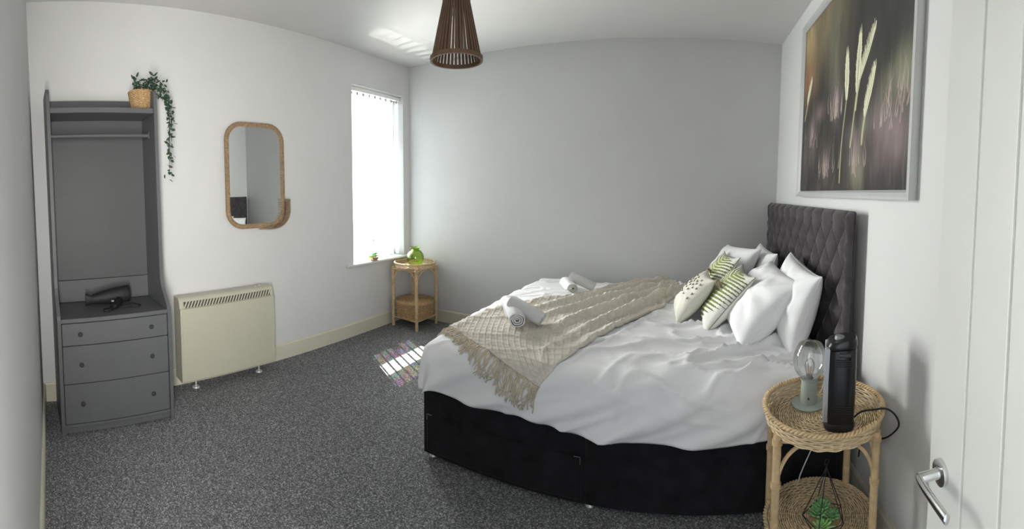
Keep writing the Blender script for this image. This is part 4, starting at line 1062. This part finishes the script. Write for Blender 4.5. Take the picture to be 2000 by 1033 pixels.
def pillow(base, az, lean, roll_, Wd, Hg, T, label, seed, sag=0.3, flap=False):
    root = empty('pillow', (0, 0, 0), 0, label, 'pillow', 'white bed pillows', orient(base, az, lean, roll_))
    uu, vv, Gf, Gb = pillow_mesh(Wd, Hg, T, seed=seed, sag=sag, pexp=0.40, pinch=0.045)
    b = MB(); close_pillow(b, Gf, Gb); b.build('pillowcase', 'pillow', root, smooth=True, fixn=False)
    sp = seam_path(Gf, Gb); MB().tube(sp[::2], 0.0022, 5, closed=True).build('seam', 'pillow', root, smooth=True)
    if flap:
        m_ = (Gf + Gb) / 2
        ed = m_[-1] ; ed2 = ed + np.array([0.03, 0, 0.004]) + np.stack([0 * ed[:, 0], 0.004 * np.sin(np.arange(len(ed))), 0.008 * np.sin(np.arange(len(ed)) * .5)], 1)
        b = MB().grid(np.stack([ed, ed2], 0)); fo = b.build('case_flap', 'pillow', root, smooth=True); mm = fo.modifiers.new('t', 'SOLIDIFY'); mm.thickness = 0.004
    return root
ZB = 0.700
pillow((0.565, 2.265, ZB - 0.012), 181, 15, -4, 0.59, 0.44, 0.19, 'plump white pillow upright against the headboard on the bedside table side', 1.3)
pillow((0.300, 2.350, ZB - 0.002), 184, 41, -2, 0.62, 0.46, 0.23, 'plump white pillow leaning in front of the pillow by the bedside table', 2.9)
pillow((0.525, 3.04, ZB - 0.012), 180, 15, 0, 0.60, 0.42, 0.16, 'white pillow against the headboard at the back wall side', 4.2)
pillow((0.225, 3.06, ZB - 0.008), 193, 32, 5, 0.60, 0.47, 0.18, 'white pillow leaning behind the palm leaf cushions', 5.7)

def palm_paint(uu, vv, seed=0):
    """palm frond print: midrib from lower left to upper right with feathery leaflets"""
    base = np.array(srgb(232, 231, 224)); img = np.zeros((*uu.shape, 3)) + base
    p0, p1 = np.array([-0.10, -0.92]), np.array([0.30, 0.92])
    d = (p1 - p0); L = np.linalg.norm(d); d /= L; nrm = np.array([-d[1], d[0]])
    sx = (uu - p0[0]) * d[0] + (vv - p0[1]) * d[1]; sy = (uu - p0[0]) * nrm[0] + (vv - p0[1]) * nrm[1]
    sy = sy - 0.16 * np.sin(np.clip(sx / L, 0, 1) * PI)
    s = sx - np.abs(sy) * 0.42                          # leaflets sweep up
    per = 0.125
    k = np.floor(s / per); fr_ = s / per - k
    wl_ = 1.15 * np.sin(PI * np.clip(s / L * 0.86 + 0.10, 0.0, 1)) ** 0.45
    reach = np.abs(sy) / np.maximum(wl_, 1e-3)
    wid = 0.27 * (1 - reach ** 3) + 0.05
    on_ = (np.abs(fr_ - 0.5) < wid) & (reach < 1) & (s > -0.1) & (sx < L * 1.02)
    g1, g2, g3 = np.array(srgb(112, 128, 66)), np.array(srgb(160, 170, 92)), np.array(srgb(84, 92, 62))
    mixv = np.clip(reach, 0, 1)[..., None]
    col = g2 * (1 - mixv) + g3 * mixv; alt = ((k % 2) == 0)[..., None]
    col = np.where(alt, col, col * 0.6 + g1 * 0.4)
    img = np.where(on_[..., None], col, img)
    rib = (np.abs(sy) < 0.022) & (sx > 0) & (sx < L); img = np.where(rib[..., None], g2, img)
    return img
M['palm'] = attr_mat('palm_print_cotton', 0.9, 0.2, 0.15, 500)
def palm_cushion(base, az, lean, roll_, S, T, label, seed):
    root = empty('palm_cushion', (0, 0, 0), 0, label, 'cushion', 'palm print cushions', orient(base, az, lean, roll_))
    uu, vv, Gf, Gb = pillow_mesh(S, S, T, n=130, seed=seed, pinch=0.07, ear=0.06)
    b = MB(); close_pillow(b, Gf, Gb); o = b.build('cushion_cover', 'palm', root, smooth=True, fixn=False)
    img = palm_paint(uu, vv); back = np.zeros_like(img) + np.array(srgb(222, 220, 212))
    ca = o.data.color_attributes.new('paint', 'FLOAT_COLOR', 'POINT')
    cc = np.vstack([img.reshape(-1, 3), back.reshape(-1, 3)]); ca.data.foreach_set('color', np.c_[cc, np.ones(len(cc))].reshape(-1).astype(np.float32))
    sp = seam_path(Gf, Gb); sm = MB().tube(sp[::3], 0.0032, 6, closed=True).build('piping', 'tuft', root, smooth=True)
    return root
palm_cushion((0.115, 2.855, ZB - 0.002), 186, 32, 3, 0.43, 0.12, 'palm leaf print cushion tucked behind the other palm cushion', 1.1)
palm_cushion((0.130, 2.475, ZB - 0.002), 181, 39, 0, 0.42, 0.14, 'palm leaf print cushion standing in front of the white pillows', 2.2)

def tufted_cushion(base, az, lean, roll_):
    S, T = 0.34, 0.13
    root = empty('tufted_cushion', (0, 0, 0), 0, 'off-white cushion with rows of grey tufts and corner tassels', 'cushion', None, orient(base, az, lean, roll_))
    uu, vv, Gf, Gb = pillow_mesh(S, S, T, n=60, seed=3.1, pinch=0.06, ear=0.03)
    b = MB(); close_pillow(b, Gf, Gb); b.build('cushion_cover', 'boucle', root, smooth=True, fixn=False)
    n = 60
    def samp(u_, v_):
        i = int(np.argmin(np.abs(uu[:, 0] - u_))); j = int(np.argmin(np.abs(vv[0] - v_))); return Gf[i, j]
    t0 = None
    for row, vv0 in enumerate((0.62, 0.40, 0.18, -0.05)):
        for k in range(9):
            u_ = -0.82 + 0.205 * k; v_ = vv0 + (0.09 if k % 2 else -0.05)
            if row == 3 and k % 2: continue
            p = samp(u_, v_)
            if t0 is None:
                t0 = MB(); 
                for q in range(7):
                    a = q * 2 * PI / 7; t0.tube([(0, 0, 0), (0.004 * math.cos(a), 0.004 * math.sin(a), 0.005), (0.009 * math.cos(a), 0.009 * math.sin(a), 0.006)], [0.0022, 0.0022, 0.0012], 4)
                t0 = t0.build('tuft', 'tuft', root, smooth=True); t0.location = p
            else: copy_obj(t0, root, p, (0, 0, random.uniform(0, 3)))
    # knotted beads down both sides
    for k in range(13):
        for u_ in (-0.97,):
            p = samp(u_, -0.9 + k * 0.15); copy_obj(t0, root, p, (0, -1.0, 0), (1.1, 1.1, 1.1))
    for u_, v_ in ((-1, -1), (1, -1), (1, 1), (-1, 1)):
        p = (Gf[0 if u_ < 0 else -1, 0 if v_ < 0 else -1]); d = np.array([u_ * 0.7, v_ * 0.7, 0.0])
        ts = MB(); ts.tube([p, p + d * 0.010], 0.003, 6)
        hd2 = p + d * 0.012
        gdir = np.array(root.matrix_world.to_3x3().inverted() @ Vector((0, 0, -1)))
        dd2 = d * 0.5 + gdir * 0.6; dd2 /= np.linalg.norm(dd2)
        ts.tube([hd2, hd2 + dd2 * 0.006, hd2 + dd2 * 0.014, hd2 + dd2 * 0.018], [0.004, 0.010, 0.010, 0.007], 10)
        for q in range(26):
            sp_ = rv(0.006); ts.tube([hd2 + dd2 * 0.015 + sp_ * .5, hd2 + dd2 * 0.035 + sp_ * 1.2, hd2 + dd2 * 0.055 + sp_ * 1.6], [0.0022, 0.0022, 0.0014], 4)
        ts.build('tassel', 'tassel', root, smooth=True)
    return root
tufted_cushion((-0.035, 2.585, ZB + 0.010), 184, 39, 0)
